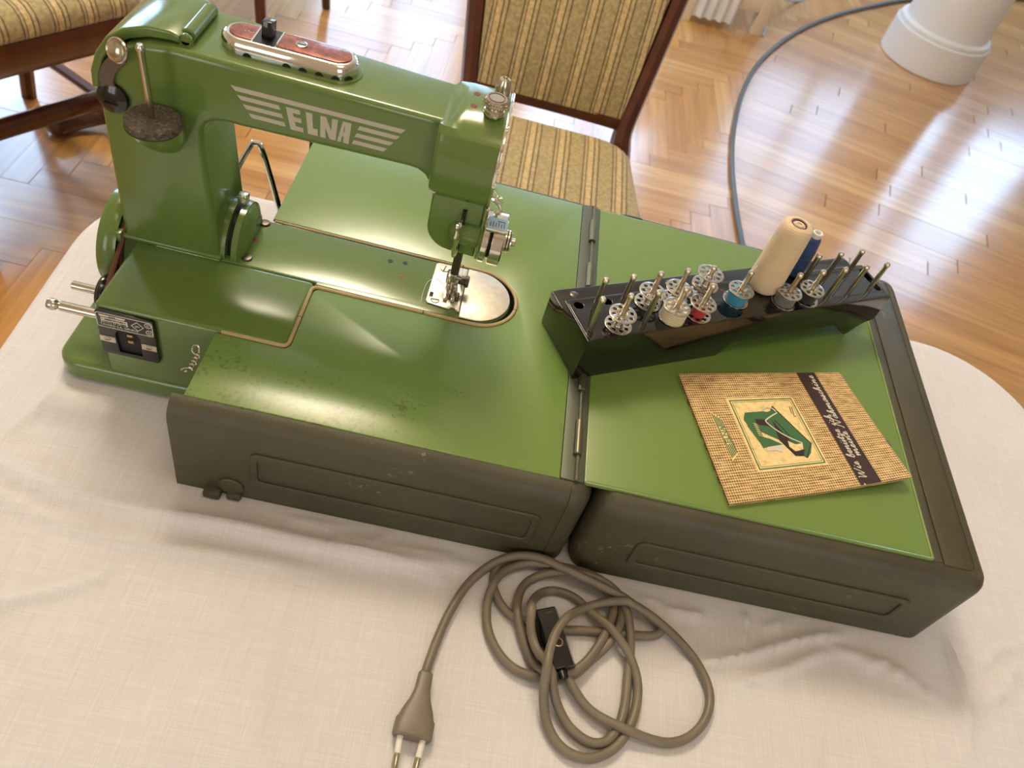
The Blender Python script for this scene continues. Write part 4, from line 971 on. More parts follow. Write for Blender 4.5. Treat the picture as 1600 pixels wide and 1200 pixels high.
for cx_, cz_, ch in ((-0.3020, -0.0065, 'D'), (-0.3016, -0.0132, 'N')):
    part('approval_mark', plate([circ(cx_, cz_, 0.0024, 20), circ(cx_, cz_, 0.0019, 20)[::-1]], 0.0002, 0, XZ(yf)), WHITE_P, npp, None); lab(ch, 0.0028, cx_, cz_ - 0.0010, 'CENTER')
dm = lambda r_: [(-0.3092 + r_, -0.0095), (-0.3092, -0.0095 + r_), (-0.3092 - r_, -0.0095), (-0.3092, -0.0095 - r_)]
part('approval_mark', plate([dm(0.0044), dm(0.0037)[::-1]], 0.0002, 0, XZ(yf)), WHITE_P, npp, None); lab('SEV', 0.0022, -0.3092, -0.0103, 'CENTER')

# ================================================================== BOBBIN STAND
HA = math.radians(28.0); HO = Vector((-0.0095, 0.0885, 0.0)); HU = Vector((math.cos(HA), math.sin(HA), 0)); HV = Vector((-math.sin(HA), math.cos(HA), 0))
HM = basis(HO, HU, HV, (0, 0, 1))
def hp(u, v, z): return HO + HU * u + HV * v + Vector((0, 0, z))
HT = 0.0415; HL = 0.2885; HD = 0.0400; HB = 0.0330; HDB = 0.0590
stand = root('bobbin_stand', (hp(0.14, 0.03, 0).x, hp(0.14, 0.03, 0).y, 0), 'black lacquered tin bobbin stand with steel pins, set across both green panels', 'bobbin stand')
holes = [circ(0.0074, 0.0335, 0.0036, 18), circ(0.0314, 0.0335, 0.0034, 18), rrect(0.2795, 0.2860, 0.0085, 0.0345, 0.003, 4)]
part('top_plate', plate([rrect(0, HL, 0, HD, 0.004, 4)] + [h[::-1] for h in holes], 0.0012, 0.0005, HM @ Matrix.Translation((0, 0, HT - 0.0012)), 3), BLACK_L, stand, 40)
part('rear_shelf', plate([rrect(-0.0012, HL, HD - 0.001, HDB, 0.005, 4)], 0.0012, 0.0005, HM @ Matrix.Translation((0, 0, HB - 0.0012)), 3), BLACK_L, stand, 40)
# front wall with a long arch and a pointed right foot: drawn in (u, z)
fw = [(0.0, HT - 0.0006), (-0.0018, 0.0012), (0.0, 0.0), (0.127, 0.0), (0.1300, 0.0018), (0.1368, 0.0128), (0.1400, 0.0140), (0.2420, 0.0150), (0.2462, 0.0130), (0.2620, 0.0012), (0.2652, 0.0), (0.2685, 0.0018), (0.2745, 0.0085), (0.2810, 0.0128), (HL, 0.0150), (HL, HT - 0.0006)]
FM = basis(hp(0, 0.0012, 0), HU, (0, 0, 1), -HV)
part('front_wall', plate([fw], 0.0012, 0.0003, FM), BLACK_L, stand, 40)
bw = [(0.0, HB - 0.0006), (0.0, 0.0), (0.05, 0.0), (0.06, 0.012), (0.23, 0.012), (0.24, 0.0), (HL, 0.0), (HL, HB - 0.0006)]
part('rear_wall', plate([bw], 0.0012, 0.0003, basis(hp(0, HDB, 0), HU, (0, 0, 1), -HV)), BLACK_L, stand, 40)
ew = [(0.0, 0.0012), (0.0, HT - 0.0006), (HD, HT - 0.0006), (HD, HB), (HDB, HB - 0.0006), (HDB, 0.0012)]
part('end_wall', plate([ew[::-1]], 0.0012, 0.0003, basis(hp(-0.0008, 0, 0), HV, (0, 0, 1), HU)), BLACK_L, stand, 40)
ew2 = [(0.0, 0.015), (0.0, HT - 0.0006), (HD, HT - 0.0006), (HD, HB), (HDB, HB - 0.0006), (HDB, 0.0012), (0.03, 0.012)]
part('end_wall', plate([ew2[::-1]], 0.0012, 0.0003, basis(hp(HL - 0.0012, 0, 0), HV, (0, 0, 1), HU)), BLACK_L, stand, 40)
part('step_wall', plate([[(0.0, HB), (HL, HB), (HL, HT - 0.0008), (0.0, HT - 0.0008)]], 0.001, 0.0002, basis(hp(0, HD, 0), HU, (0, 0, 1), -HV)), BLACK_L, stand, 40)
FR_U = [0.0058, 0.0283, 0.0508, 0.0740, 0.0975, 0.1795, 0.2025, 0.2255, 0.2480, 0.2705]
BR_U = [0.0168, 0.0395, 0.0625, 0.0860, 0.1090, 0.1720, 0.2115, 0.2345, 0.2575]
pins = [(u, 0.0100) for u in FR_U] + [(u, 0.0275) for u in BR_U] + [(0.1380, 0.0185), (0.2100, 0.0380)]
pb = B(); lathe(pb, [(0.0020, 0), (0.0020, 0.0275), (0.0024, 0.0282), (0.0024, 0.0300), (0.0016, 0.0312), (0, 0.0315)], (0, 0, 0), n=14)
pin_me = mesh_of(pb, 'pin'); finish(pin_me, plain('pin_nickel', srgb(214, 206, 184), 0.3, 1.0), 35)
for u, v in pins:
    o = bpy.data.objects.new('pin', pin_me); COL.objects.link(o); o.parent = stand
    p = hp(u, v, HT - 0.0006) - BASE[stand.name]; o.location = p
for u in (0.015, 0.10, 0.215):
    bm = B(); lathe(bm, [(0.0034, 0), (0.0030, 0.0002), (0, 0.0003)], hp(u, 0.0525, HB), n=18); part('rivet', bm, DARKMET, stand)

# bobbins: two pierced flanges, a hub, and thread where there is any
NH = 8
fo = [circ(0, 0, 0.0102, 32), circ(0, 0, 0.0030, 18)[::-1]] + [circ(0.0068 * math.cos(2 * PI * k / NH), 0.0068 * math.sin(2 * PI * k / NH), 0.0016, 12)[::-1] for k in range(NH)]
fl_me = plate(fo, 0.0006, 0.0001, None, 1); finish(fl_me, STEEL, 35)
hb = B(); lathe(hb, [(0.0034, 0.0006), (0.0030, 0.0014), (0.0030, 0.0100), (0.0034, 0.0108)], n=18); hub_me = mesh_of(hb, 'hub'); finish(hub_me, STEEL, 35)
TH = {}
def thread_mesh(rad, mat):
    if mat.name not in TH:
        b_ = B(); lathe(b_, [(0.0031, 0.0007), (rad, 0.0007), (rad * 1.01, 0.003), (rad * 1.02, 0.006), (rad, 0.0107), (0.0031, 0.0107)], n=28)
        me_ = mesh_of(b_, 'thread'); finish(me_, mat, 40); TH[mat.name] = me_
    return TH[mat.name]
def bobbin(u, v, z, label, th=None, rad=0.008, tilt=(0, 0), spin=0.0):
    p = hp(u, v, z); o = bpy.data.objects.new('bobbin', None); COL.objects.link(o); o.empty_display_size = 0.01
    o.location = (p.x, p.y, p.z + Z0); o.rotation_euler = (tilt[0], tilt[1], spin)
    o['label'] = label; o['category'] = 'bobbin'; o['group'] = 'bobbins on the stand pins'
    for nm, me_, dz in (('flange', fl_me, 0.0), ('flange', fl_me, 0.0108), ('hub', hub_me, 0.0)):
        c = bpy.data.objects.new(nm, me_); COL.objects.link(c); c.parent = o; c.location = (0, 0, dz)
    if th is not None:
        c = bpy.data.objects.new('thread', thread_mesh(rad, th)); COL.objects.link(c); c.parent = o
bz = HT + 0.0004
bobbin(FR_U[1], 0.0100, bz, 'empty steel bobbin on the front row, nearest the left end of the stand', spin=0.3)
bobbin(BR_U[2], 0.0275, bz, 'empty steel bobbin on the back row behind the bare third pin', spin=0.1)
bobbin(BR_U[3], 0.0275, bz, 'empty steel bobbin on the back row behind the cream thread bobbin', spin=0.5)
bobbin(FR_U[3], 0.0100, bz, 'steel bobbin wound full with cream thread', T_CREAM, 0.0095, spin=0.2)
bobbin(FR_U[4], 0.0100, bz, 'steel bobbin with a little red thread', T_RED, 0.0055, spin=0.7)
bobbin(BR_U[4], 0.0275, bz, 'empty steel bobbin at the bottom of the stacked pair behind the red one', spin=0.4)
bobbin(BR_U[4], 0.0275, bz + 0.0118, 'empty steel bobbin on top of the stacked pair, highest of all bobbins', spin=0.15)
bobbin(0.1380, 0.0185, bz, 'steel bobbin wound with turquoise blue thread', T_CYAN, 0.0082, spin=0.6)
bobbin(FR_U[5], 0.0100, bz, 'steel bobbin with grey thread in front of the beige cone', T_GREY, 0.0078, spin=0.25)
bobbin(FR_U[6], 0.0100, bz, 'steel bobbin with black thread, furthest right of the bobbins', T_BLACK, 0.0072, spin=0.9)
# loose thread ends
bm = B(); P = smooth_path([hp(0.118, 0.030, 0.052), hp(0.126, 0.026, 0.0475), hp(0.133, 0.021, 0.046)], 8); tube(bm, P, 0.0003, 5)
c = part('thread_end', bm, T_RED, stand)
bm = B(); P = smooth_path([hp(0.141, 0.024, 0.050), hp(0.150, 0.030, 0.056), hp(0.160, 0.034, 0.062)], 8); tube(bm, P, 0.00025, 5)
part('thread_end', bm, WHITE_PL, stand)

# beige cone of thread and slim blue spool
cb = hp(0.1720, 0.0300, HT + 0.0003)
cone = root('thread_cone', tuple(cb), 'large cone of beige thread with purple core, tallest thing on the stand', 'thread spool')
bm = B(); lathe(bm, [(0.0060, 0.0), (0.0120, 0.0006), (0.0138, 0.0030), (0.0140, 0.006), (0.0136, 0.018), (0.0131, 0.034), (0.0126, 0.050), (0.0122, 0.0575), (0.0112, 0.0605), (0.0095, 0.0622), (0.0066, 0.0626), (0.0060, 0.0615)], cb, n=36); part('thread', bm, T_BEIGE, cone, 50)
bm = B(); lathe(bm, [(0.0060, 0.0590), (0.0060, 0.0622), (0.0050, 0.0622), (0.0044, 0.0590), (0.0030, 0.058)], cb, n=28); part('core', bm, PURPLE, cone, label='purple core tube')
bm = B(); lathe(bm, [(0.0036, 0.057), (0.0034, 0.0622), (0.0022, 0.0622), (0.0020, 0.058)], cb, n=20); part('inner_tube', bm, T_CREAM, cone)
sb = hp(0.2105, 0.0395, HT + 0.0003)
sp = root('thread_spool', tuple(sb), 'slim spool of navy blue thread with white tip behind the beige cone', 'thread spool')
bm = B(); lathe(bm, [(0.0045, 0.0), (0.0072, 0.0010), (0.0074, 0.008), (0.0068, 0.026), (0.0056, 0.0360), (0.0046, 0.0378), (0.003, 0.0385)], sb, n=28); part('thread', bm, T_BLUE, sp, 50)
bm = B(); lathe(bm, [(0.0038, 0.034), (0.0037, 0.0400), (0.0041, 0.0406), (0.0041, 0.0424), (0.0032, 0.0428), (0.0026, 0.0424), (0.0024, 0.0400)], sb, n=24); part('tube', bm, WHITE_PL, sp)

# ================================================================== BOOKLET
TLb, TRb, BRb, BLb = Vector((0.0711, 0.1154, 0)), Vector((0.2091, 0.1596, 0)), Vector((0.2441, 0.0611, 0)), Vector((0.1032, 0.0060, 0))
def bkz(s, t):
    z = 0.0040 + 0.0065 * (s ** 3) * (t ** 2) + 0.0010 * s * math.sin(t * PI) 
    return z
def bk(s, t, dz=0.0):
    p = TLb * ((1 - s) * (1 - t)) + TRb * (s * (1 - t)) + BRb * (s * t) + BLb * ((1 - s) * t)
    return Vector((p.x, p.y, bkz(s, t) + dz))
book = root('instruction_booklet', ((TLb + BRb).x / 2, (TLb + BRb).y / 2, 0.0), 'woven-pattern instruction booklet with machine picture and dark title band', 'booklet')
def cover_mat():
    M = Mat('woven_print_paper'); v = M.coord('UV')
    s = M.node('ShaderNodeSeparateXYZ'); M.link(v, s.inputs[0])
    def tri(x, f): return M.math('ABSOLUTE', M.math('SUBTRACT', M.math('FRACT', M.math('MULTIPLY', x, f)), 0.5))
    a = tri(s.outputs[0], 78.0); b = tri(s.outputs[1], 52.0)
    k = M.math('ADD', a, b); big = M.noise(v, 26, 3, 0.6)
    mp = M.node('ShaderNodeMapping'); mp.inputs['Scale'].default_value = (14, 60, 1); M.link(v, mp.inputs[0])
    strk = M.noise(mp.outputs[0], 1.0, 3)
    k = M.math('ADD', k, M.math('MULTIPLY', M.math('SUBTRACT', strk, 0.5), 0.9)); k = M.math('ADD', k, M.math('MULTIPLY', M.math('SUBTRACT', big, 0.5), 0.35))
    c = M.ramp(k, [(0.30, srgb(120, 82, 44)), (0.44, srgb(182, 146, 90)), (0.58, srgb(214, 184, 128)), (0.8, srgb(228, 202, 150))])
    M.link(c, M.p.inputs['Base Color']); M.set(Roughness=0.6); return M.m
COVER = cover_mat()
PAGES = plain('yellowed_pages', srgb(196, 168, 116), 0.8)
CREAMP = Mat('cream_label_print'); v_ = CREAMP.coord('Object'); CREAMP.link(CREAMP.ramp(CREAMP.noise(v_, 220, 3, 0.6), [(0.3, srgb(214, 186, 122)), (0.5, srgb(236, 212, 152)), (0.7, srgb(240, 220, 164))]), CREAMP.p.inputs['Base Color']); CREAMP.set(Roughness=0.6); CREAMP = CREAMP.m
PGREEN = plain('printed_green', srgb(58, 104, 62), 0.6); PDARK = plain('printed_dark_brown', srgb(44, 28, 22), 0.6); BAND = plain('dark_brown_band', srgb(52, 30, 26), 0.55)
def sheet(name, s0, s1, t0, t1, zlo, zhi, mat, ns=24, nt=20, parent=book, uv=True):
    b_ = B(); uvl = b_.loops.layers.uv.new('UVMap')
    G = {}
    for lv, dz in ((0, zlo), (1, zhi)):
        for i in range(ns + 1):
            for j in range(nt + 1):
                s, t = s0 + (s1 - s0) * i / ns, t0 + (t1 - t0) * j / nt
                G[lv, i, j] = b_.verts.new(bk(s, t, dz)); 
    def f(vs, sts):
        fc = b_.faces.new(vs)
        for lp, q in zip(fc.loops, sts): lp[uvl].uv = q
    S = lambda i, j: (s0 + (s1 - s0) * i / ns, t0 + (t1 - t0) * j / nt)
    for i in range(ns):
        for j in range(nt):
            ij = ((i, j), (i + 1, j), (i + 1, j + 1), (i, j + 1))
            f([G[1, a, b] for a, b in ij], [S(a, b) for a, b in ij]); f([G[0, a, b] for a, b in ij[::-1]], [S(a, b) for a, b in ij[::-1]])
    for i in range(ns):
        for j in (0, nt): f([G[0, i, j], G[0, i + 1, j], G[1, i + 1, j], G[1, i, j]], [S(i, j)] * 4)
    for j in range(nt):
        for i in (0, ns): f([G[0, i, j], G[0, i, j + 1], G[1, i, j + 1], G[1, i, j]], [S(i, j)] * 4)
    return part(name, b_, mat, parent, 40)
sheet('cover', 0, 1, 0, 1, -0.0006, 0.0, COVER)
sheet('pages', 0.012, 0.992, 0.008, 0.992, -0.0030, -0.0006, PAGES)
sheet('back_cover', 0.004, 0.998, 0.002, 0.998, -0.0038, -0.0030, COVER)
sheet('title_band', 0.716, 0.832, 0.0005, 0.9995, 0.0, 0.00018, BAND, 4, 24)
def flatpoly(name, pts, dz, mat, th=0.00012):
    b_ = B(); a_ = [b_.verts.new(bk(s, t, dz + th)) for s, t in pts]; c_ = [b_.verts.new(bk(s, t, dz)) for s, t in pts]
    b_.faces.new(a_); b_.faces.new(c_[::-1])
    for k in range(len(pts)): b_.faces.new((a_[k], a_[(k + 1) % len(pts)], c_[(k + 1) % len(pts)], c_[k]))
    bmesh.ops.triangulate(b_, faces=[f for f in b_.faces if len(f.verts) > 4])
    return part(name, b_, mat, book, None)
sheet('picture_label', 0.210, 0.606, 0.222, 0.812, 0.0, 0.00016, CREAMP, 10, 14)
def ring_st(name, s0, s1, t0, t1, ws, wt, dz, mat):
    for a0, a1, c0, c1 in ((s0, s1, t0, t0 + wt), (s0, s1, t1 - wt, t1), (s0, s0 + ws, t0, t1), (s1 - ws, s1, t0, t1)): sheet(name, a0, a1, c0, c1, dz, dz + 0.0001, mat, 6, 6)
ring_st('label_line', 0.222, 0.594, 0.238, 0.796, 0.0065, 0.0085, 0.00016, PGREEN)
ring_st('label_line', 0.236, 0.580, 0.256, 0.778, 0.0022, 0.0030, 0.00016, PGREEN)
flatpoly('picture_print', [(0.398, 0.354), (0.494, 0.726), (0.45, 0.719), (0.401, 0.583), (0.36, 0.46)], 0.00016, PDARK)
flatpoly('picture_print', [(0.455, 0.301), (0.572, 0.635), (0.54, 0.709), (0.508, 0.747), (0.494, 0.726), (0.398, 0.354), (0.430, 0.345)], 0.00028, PGREEN)
flatpoly('picture_print', [(0.279, 0.349), (0.388, 0.345), (0.412, 0.355), (0.415, 0.426), (0.401, 0.583), (0.38, 0.428), (0.323, 0.406), (0.316, 0.437), (0.268, 0.461), (0.256, 0.406)], 0.0004, PGREEN)
flatpoly('picture_print', [(0.322, 0.408), (0.381, 0.415), (0.386, 0.470), (0.355, 0.462), (0.318, 0.447)], 0.00052, PDARK)
flatpoly('picture_print', [(0.282, 0.374), (0.32, 0.402), (0.321, 0.554), (0.357, 0.575), (0.407, 0.624), (0.321, 0.632), (0.294, 0.636), (0.288, 0.588), (0.262, 0.461)], 0.0005, PGREEN)
flatpoly('picture_print', [(0.32, 0.63), (0.407, 0.624), (0.407, 0.651), (0.387, 0.681), (0.354, 0.663), (0.304, 0.663)], 0.0004, WHITE_P)
flatpoly('picture_print', [(0.446, 0.598), (0.478, 0.632), (0.52, 0.628), (0.509, 0.675), (0.461, 0.688), (0.439, 0.646)], 0.0005, CREAMP)
flatpoly('picture_print', [(0.46, 0.687), (0.514, 0.678), (0.495, 0.723), (0.449, 0.72)], 0.0006, PDARK)
def stroke(paths, wd, dz, mat, name, th=0.00012):
    b_ = B()
    for pts in paths:
        P = [bk(s, t, dz) for s, t in pts]; ra = []
        for i in range(len(P)):
            t = (P[min(i + 1, len(P) - 1)] - P[max(i - 1, 0)]).normalized(); s_ = Vector((-t.y, t.x, 0)) * wd
            ra.append([P[i] - s_, P[i] + s_, P[i] + s_ + Vector((0, 0, th)), P[i] - s_ + Vector((0, 0, th))])
        loft(b_, ra)
    return part(name, b_, mat, book, None)
def sm2(pts, n=4): return [(p.x, p.y) for p in smooth_path([(a, b, 0) for a, b in pts], n)]
stroke([sm2([(0.387, 0.338), (0.402, 0.321), (0.426, 0.313), (0.449, 0.327), (0.461, 0.354)]), sm2([(0.464, 0.364), (0.393, 0.409), (0.378, 0.443), (0.44, 0.549), (0.52, 0.628)], 5)], 0.0005, 0.00065, WHITE_P, 'picture_line')
stroke([[(0.456, 0.307), (0.568, 0.636), (0.505, 0.742)], [(0.430, 0.420), (0.470, 0.560)]], 0.00035, 0.00042, PDARK, 'picture_line')
stroke([[(0.556, 0.315), (0.548, 0.375)], [(0.568, 0.318), (0.556, 0.392)], [(0.552, 0.40), (0.566, 0.400)]], 0.00025, 0.0003, PDARK, 'picture_line')
stroke([[(0.300, 0.44 + 0.016 * k), (0.318, 0.452 + 0.016 * k)] for k in range(7)], 0.0003, 0.00066, CREAMP, 'picture_line')
# winged label left of the picture, with lettering reading up the page
flatpoly('wing_label', [(0.088, 0.318), (0.136, 0.388), (0.140, 0.525), (0.147, 0.662), (0.103, 0.712), (0.096, 0.515)], 0.00012, CREAMP)
for k in range(5):
    q = (k + 0.5) / 5; a0 = (0.088 + 0.048 * q, 0.322 + 0.068 * q); a1 = (0.103 + 0.044 * q, 0.706 - 0.046 * q)
    for lo, hi in ((0.03, 0.30), (0.70, 0.97)) if 0 < k < 4 else ((0.03, 0.97),):
        stroke([[(a0[0] + (a1[0] - a0[0]) * x_, a0[1] + (a1[1] - a0[1]) * x_) for x_ in (lo, hi)]], 0.0004, 0.0003, PGREEN, 'wing_line')
def bk_text(s, size, st, mat, dz):
    """print running from the bottom of the cover towards its top, letter tops to the left"""
    o = bk(*st, dz); x = (bk(st[0], st[1] - 0.1) - bk(*st)).normalized(); z = Vector((0, 0, 1)); y = z.cross(x)
    part('lettering', text_mesh(s, size, basis(o, x, y, z), 0.0001, 'CENTER'), mat, book, None)
bk_text('ELNA', 0.0062, (0.133, 0.515), PGREEN, 0.0004)
# handwritten style title: strokes for each letter in a unit box, drawn as ribbons
GLY = {
 'W': (1.15, [[(0.0, 1.0), (0.12, 0.95), (0.18, 0.0), (0.55, 0.85), (0.62, 0.0), (1.1, 1.05)]]),
 'N': (1.1, [[(-0.05, 0.05), (0.1, 0.0), (0.35, 1.0), (0.65, 0.0), (0.95, 1.05), (1.1, 1.0)]]),
 'i': (0.42, [[(0.0, 0.12), (0.2, 0.5), (0.16, 0.1), (0.24, 0.0), (0.42, 0.15)], [(0.27, 0.72), (0.30, 0.80)]]),
 'e': (0.48, [[(0.0, 0.12), (0.3, 0.3), (0.3, 0.48), (0.15, 0.46), (0.1, 0.15), (0.25, 0.0), (0.48, 0.15)]]),
 'b': (0.52, [[(0.0, 0.12), (0.3, 0.8), (0.25, 1.02), (0.12, 0.7), (0.1, 0.1), (0.25, 0.0), (0.4, 0.2), (0.32, 0.42), (0.52, 0.4)]]),
 'n': (0.62, [[(0.0, 0.3), (0.12, 0.48), (0.08, 0.0), (0.3, 0.45), (0.4, 0.4), (0.38, 0.05), (0.48, 0.0), (0.62, 0.15)]]),
 'm': (0.92, [[(0.0, 0.3), (0.12, 0.48), (0.08, 0.0), (0.28, 0.45), (0.38, 0.4), (0.36, 0.0), (0.56, 0.45), (0.68, 0.4), (0.66, 0.05), (0.76, 0.0), (0.92, 0.15)]]),
 'u': (0.62, [[(0.0, 0.2), (0.14, 0.48), (0.1, 0.08), (0.22, 0.0), (0.42, 0.3), (0.48, 0.48), (0.44, 0.05), (0.62, 0.15)], [(0.2, 0.68), (0.22, 0.75)], [(0.4, 0.68), (0.42, 0.75)]]),
 't': (0.40, [[(0.0, 0.12), (0.28, 0.85), (0.16, 0.1), (0.26, 0.0), (0.40, 0.15)], [(0.08, 0.58), (0.4, 0.6)]]),
 'z': (0.50, [[(0.02, 0.42), (0.2, 0.5), (0.35, 0.42), (0.1, 0.05), (0.3, 0.0), (0.32, -0.25), (0.15, -0.35), (0.2, -0.1), (0.50, 0.15)]]),
 'c': (0.44, [[(0.32, 0.4), (0.2, 0.48), (0.08, 0.2), (0.2, 0.0), (0.44, 0.15)]]),
 'h': (0.60, [[(0.0, 0.12), (0.3, 0.8), (0.24, 1.02), (0.14, 0.7), (0.08, 0.0), (0.28, 0.45), (0.4, 0.4), (0.38, 0.05), (0.46, 0.0), (0.60, 0.15)]]),
 'a': (0.58, [[(0.4, 0.4), (0.22, 0.48), (0.06, 0.2), (0.18, 0.0), (0.36, 0.2), (0.44, 0.48), (0.42, 0.05), (0.58, 0.15)]]),
 'A': (0.58, [[(0.4, 0.4), (0.22, 0.48), (0.06, 0.2), (0.18, 0.0), (0.36, 0.2), (0.44, 0.48), (0.42, 0.05), (0.58, 0.15)], [(0.2, 0.68), (0.22, 0.75)], [(0.4, 0.68), (0.42, 0.75)]]),
 's': (0.42, [[(0.0, 0.12), (0.24, 0.52), (0.2, 0.35), (0.32, 0.15), (0.2, 0.0), (0.06, 0.06), (0.42, 0.15)]]),
 ' ': (0.45, []),
}
def script_line(txt, s_base, t_start, t_end, h):
    tot = sum(GLY[c][0] for c in txt); k = (t_start - t_end) / tot; x = 0.0; out = []
    for c in txt:
        w_, st = GLY[c]
        for pl_ in st:
            pp = [(s_base - h * b, t_start - (x + a + 0.22 * b) * k) for a, b in pl_]
            out.append(sm2(pp, 5) if len(pp) > 2 else pp)
        x += w_
    stroke(out, 0.00033, 0.00020, WHITE_P, 'script_lettering')
script_line('Wie benutze ich', 0.770, 0.955, 0.405, 0.040)
script_line('meine NAhmaschine', 0.806, 0.775, 0.030, 0.040)
stroke([[(0.735, 0.99), (0.74, 1.0)]], 0.0006, 0.0002, WHITE_P, 'worn_spot')

# ================================================================== POWER CORD
CP = [(-0.071, -0.1128), (-0.0682, -0.0937), (-0.0628, -0.0701), (-0.0532, -0.0457), (-0.0387, -0.0281), (-0.0225, -0.0192), (-0.0051, -0.0187), (0.0129, -0.0249), (0.0339, -0.0295), (0.0532, -0.0353), (0.0723, -0.0403), (0.0842, -0.0459), (0.0857, -0.0512), (0.0786, -0.0556), (0.0645, -0.058), (0.0491, -0.06), (0.0322, -0.0616), (0.0186, -0.064), (0.0021, -0.0656), (-0.0116, -0.0638), (-0.0225, -0.0607), (-0.032, -0.0507), (-0.0362, -0.0385), (-0.0331, -0.0250), (-0.0218, -0.0190), (-0.0048, -0.0172), (0.013, -0.0170), (0.0313, -0.0180), (0.0464, -0.0240), (0.0548, -0.0365), (0.0559, -0.0511), (0.0478, -0.0685), (0.0362, -0.0822), (0.025, -0.0939), (0.0122, -0.0996), (-0.0022, -0.1), (-0.017, -0.0964), (-0.0291, -0.0857), (-0.0365, -0.0707), (-0.0379, -0.052), (-0.032, -0.0345), (-0.018, -0.0235), (-0.0028, -0.0200), (0.0149, -0.0200), (0.0332, -0.0230), (0.0474, -0.0315), (0.0502, -0.0446), (0.0431, -0.0663), (0.0305, -0.087), (0.0164, -0.097), (0.0002, -0.0945), (-0.0101, -0.0788), (-0.0173, -0.0603), (-0.0155, -0.0405), (-0.0045, -0.0290), (0.0123, -0.0240), (0.0316, -0.0235), (0.0498, -0.0300), (0.0596, -0.0442), (0.0631, -0.0684), (0.0618, -0.0881), (0.0606, -0.1055), (0.0565, -0.1214), (0.0482, -0.1321), (0.0371, -0.1341), (0.0241, -0.1273), (0.0133, -0.1145), (0.005, -0.0993), (-0.0035, -0.0864), (-0.0096, -0.0696), (-0.0094, -0.0555), (-0.003, -0.0427), (0.0075, -0.0371), (0.0217, -0.0389), (0.0347, -0.0492), (0.0491, -0.062), (0.0616, -0.0748), (0.0686, -0.0926), (0.0665, -0.1128), (0.0581, -0.1304), (0.0471, -0.1401), (0.0348, -0.1442), (0.0208, -0.1409), (0.0103, -0.1298), (0.004, -0.1135), (0.0026, -0.0969), (0.0062, -0.0785), (0.014, -0.0631), (0.0255, -0.0503), (0.0407, -0.0422), (0.058, -0.0401), (0.0771, -0.0442), (0.0959, -0.0539), (0.1111, -0.0679), (0.1194, -0.0858), (0.1168, -0.1034), (0.1057, -0.1178), (0.091, -0.1252), (0.0737, -0.1256), (0.0551, -0.1223), (0.0377, -0.1154), (0.0256, -0.1052), (0.0192, -0.0951)]
CRAD = 0.0031; SUB = 5
cpath = smooth_path([(a, b, 0) for a, b in CP], SUB); NPT = len(cpath)
zlev = np.full(NPT, TZ + 0.0010 + CRAD)
xy = np.array([(p.x, p.y) for p in cpath])
# lay the loops in the order they rest on one another: inner loops, the plug's strand, then the big loop over the connector
order = list(range(13 * SUB, 85 * SUB)) + list(range(13 * SUB - 1, -1, -1)) + list(range(85 * SUB, NPT))
coup_c = np.array((0.0075, -0.0770)); cdir = np.array((0.39, -0.92)); cdir /= np.hypot(*cdir)
done = []
for i in order:
    z = zlev[i]
    if done:
        dj = np.array(done); far = np.abs(dj - i) > 12
        dj = dj[far]
        if len(dj):
            dist = np.hypot(xy[dj, 0] - xy[i, 0], xy[dj, 1] - xy[i, 1]); hit = dist < 2 * CRAD
            if hit.any(): z = max(z, (zlev[dj[hit]] + np.sqrt(np.maximum((1.7 * CRAD) ** 2 - dist[hit] ** 2, 0))).max())
    rel = xy[i] - coup_c; al, ac = rel @ cdir, abs(rel @ np.array((-cdir[1], cdir[0])))
    if i >= 66 * SUB and i < NPT - 4 * SUB and abs(al) < 0.024 and ac < 0.0125: z = max(z, TZ + 0.0185 + CRAD)
    zlev[i] = min(z, TZ + 0.026); done.append(i)
zz = zlev.copy()
for _ in range(14): zz = np.maximum(np.convolve(np.pad(zz, 2, 'edge'), [0.1, 0.2, 0.4, 0.2, 0.1], 'valid'), zlev - 0.0012)
zz[:6] = np.minimum(zz[:6], TZ + 0.0065); zz[-6:] = TZ + 0.0075
cord = root('power_cord', (0.02, -0.08, TZ), 'coiled grey-brown mains cord with two-pin plug and black connector', 'power cord')
bm = B(); tube(bm, [(xy[i, 0], xy[i, 1], zz[i]) for i in range(NPT)], CRAD, 10, up=(0, 0, 1)); part('cable', bm, CORD, cord, 60)
# appliance connector
ca = math.atan2(cdir[1], cdir[0])
CM = Matrix.Translation((coup_c[0], coup_c[1], TZ + 0.0012)) @ Matrix.Rotation(ca, 4, 'Z')
me = plate([[(-0.0095, 0), (0.0095, 0), (0.0095, 0.012), (0.0065, 0.0172), (-0.0065, 0.0172), (-0.0095, 0.012)]], 0.041, 0.0010, CM @ basis((-0.0205, 0, 0), (0, 1, 0), (0, 0, 1), (1, 0, 0)), 3)
con = part('connector', me, BLACK, cord, 40, label='black bakelite appliance connector')
bm = B(); lathe(bm, [(0.0032, -0.0008), (0.0032, 0.0002), (0.0025, 0.0003), (0.0022, -0.0002), (0, -0.0002)], CM @ Vector((0.004, 0.001, 0.0172)), n=20); part('screw_recess', bm, BRASS, con)
bm = B(); lathe(bm, [(0.0050, 0), (0.0046, 0.004), (0.0040, 0.006)], CM @ Vector((0.0195, 0, 0.0068)), tuple(cdir) + (0,), 20); part('cable_sleeve', bm, BLACK, con)
bm = B()
for k, h_ in enumerate((0.0016, 0.0011, 0.0016, 0.0013, 0.0016, 0.0012)):          # faint worn moulding marks
    box(bm, -0.0175, -0.0175 + h_, 0.0036 - k * 0.0010, 0.0041 - k * 0.0010, 0.0172, 0.0173, mat4=CM)
part('embossed_mark', bm, DARKMET, con, None)
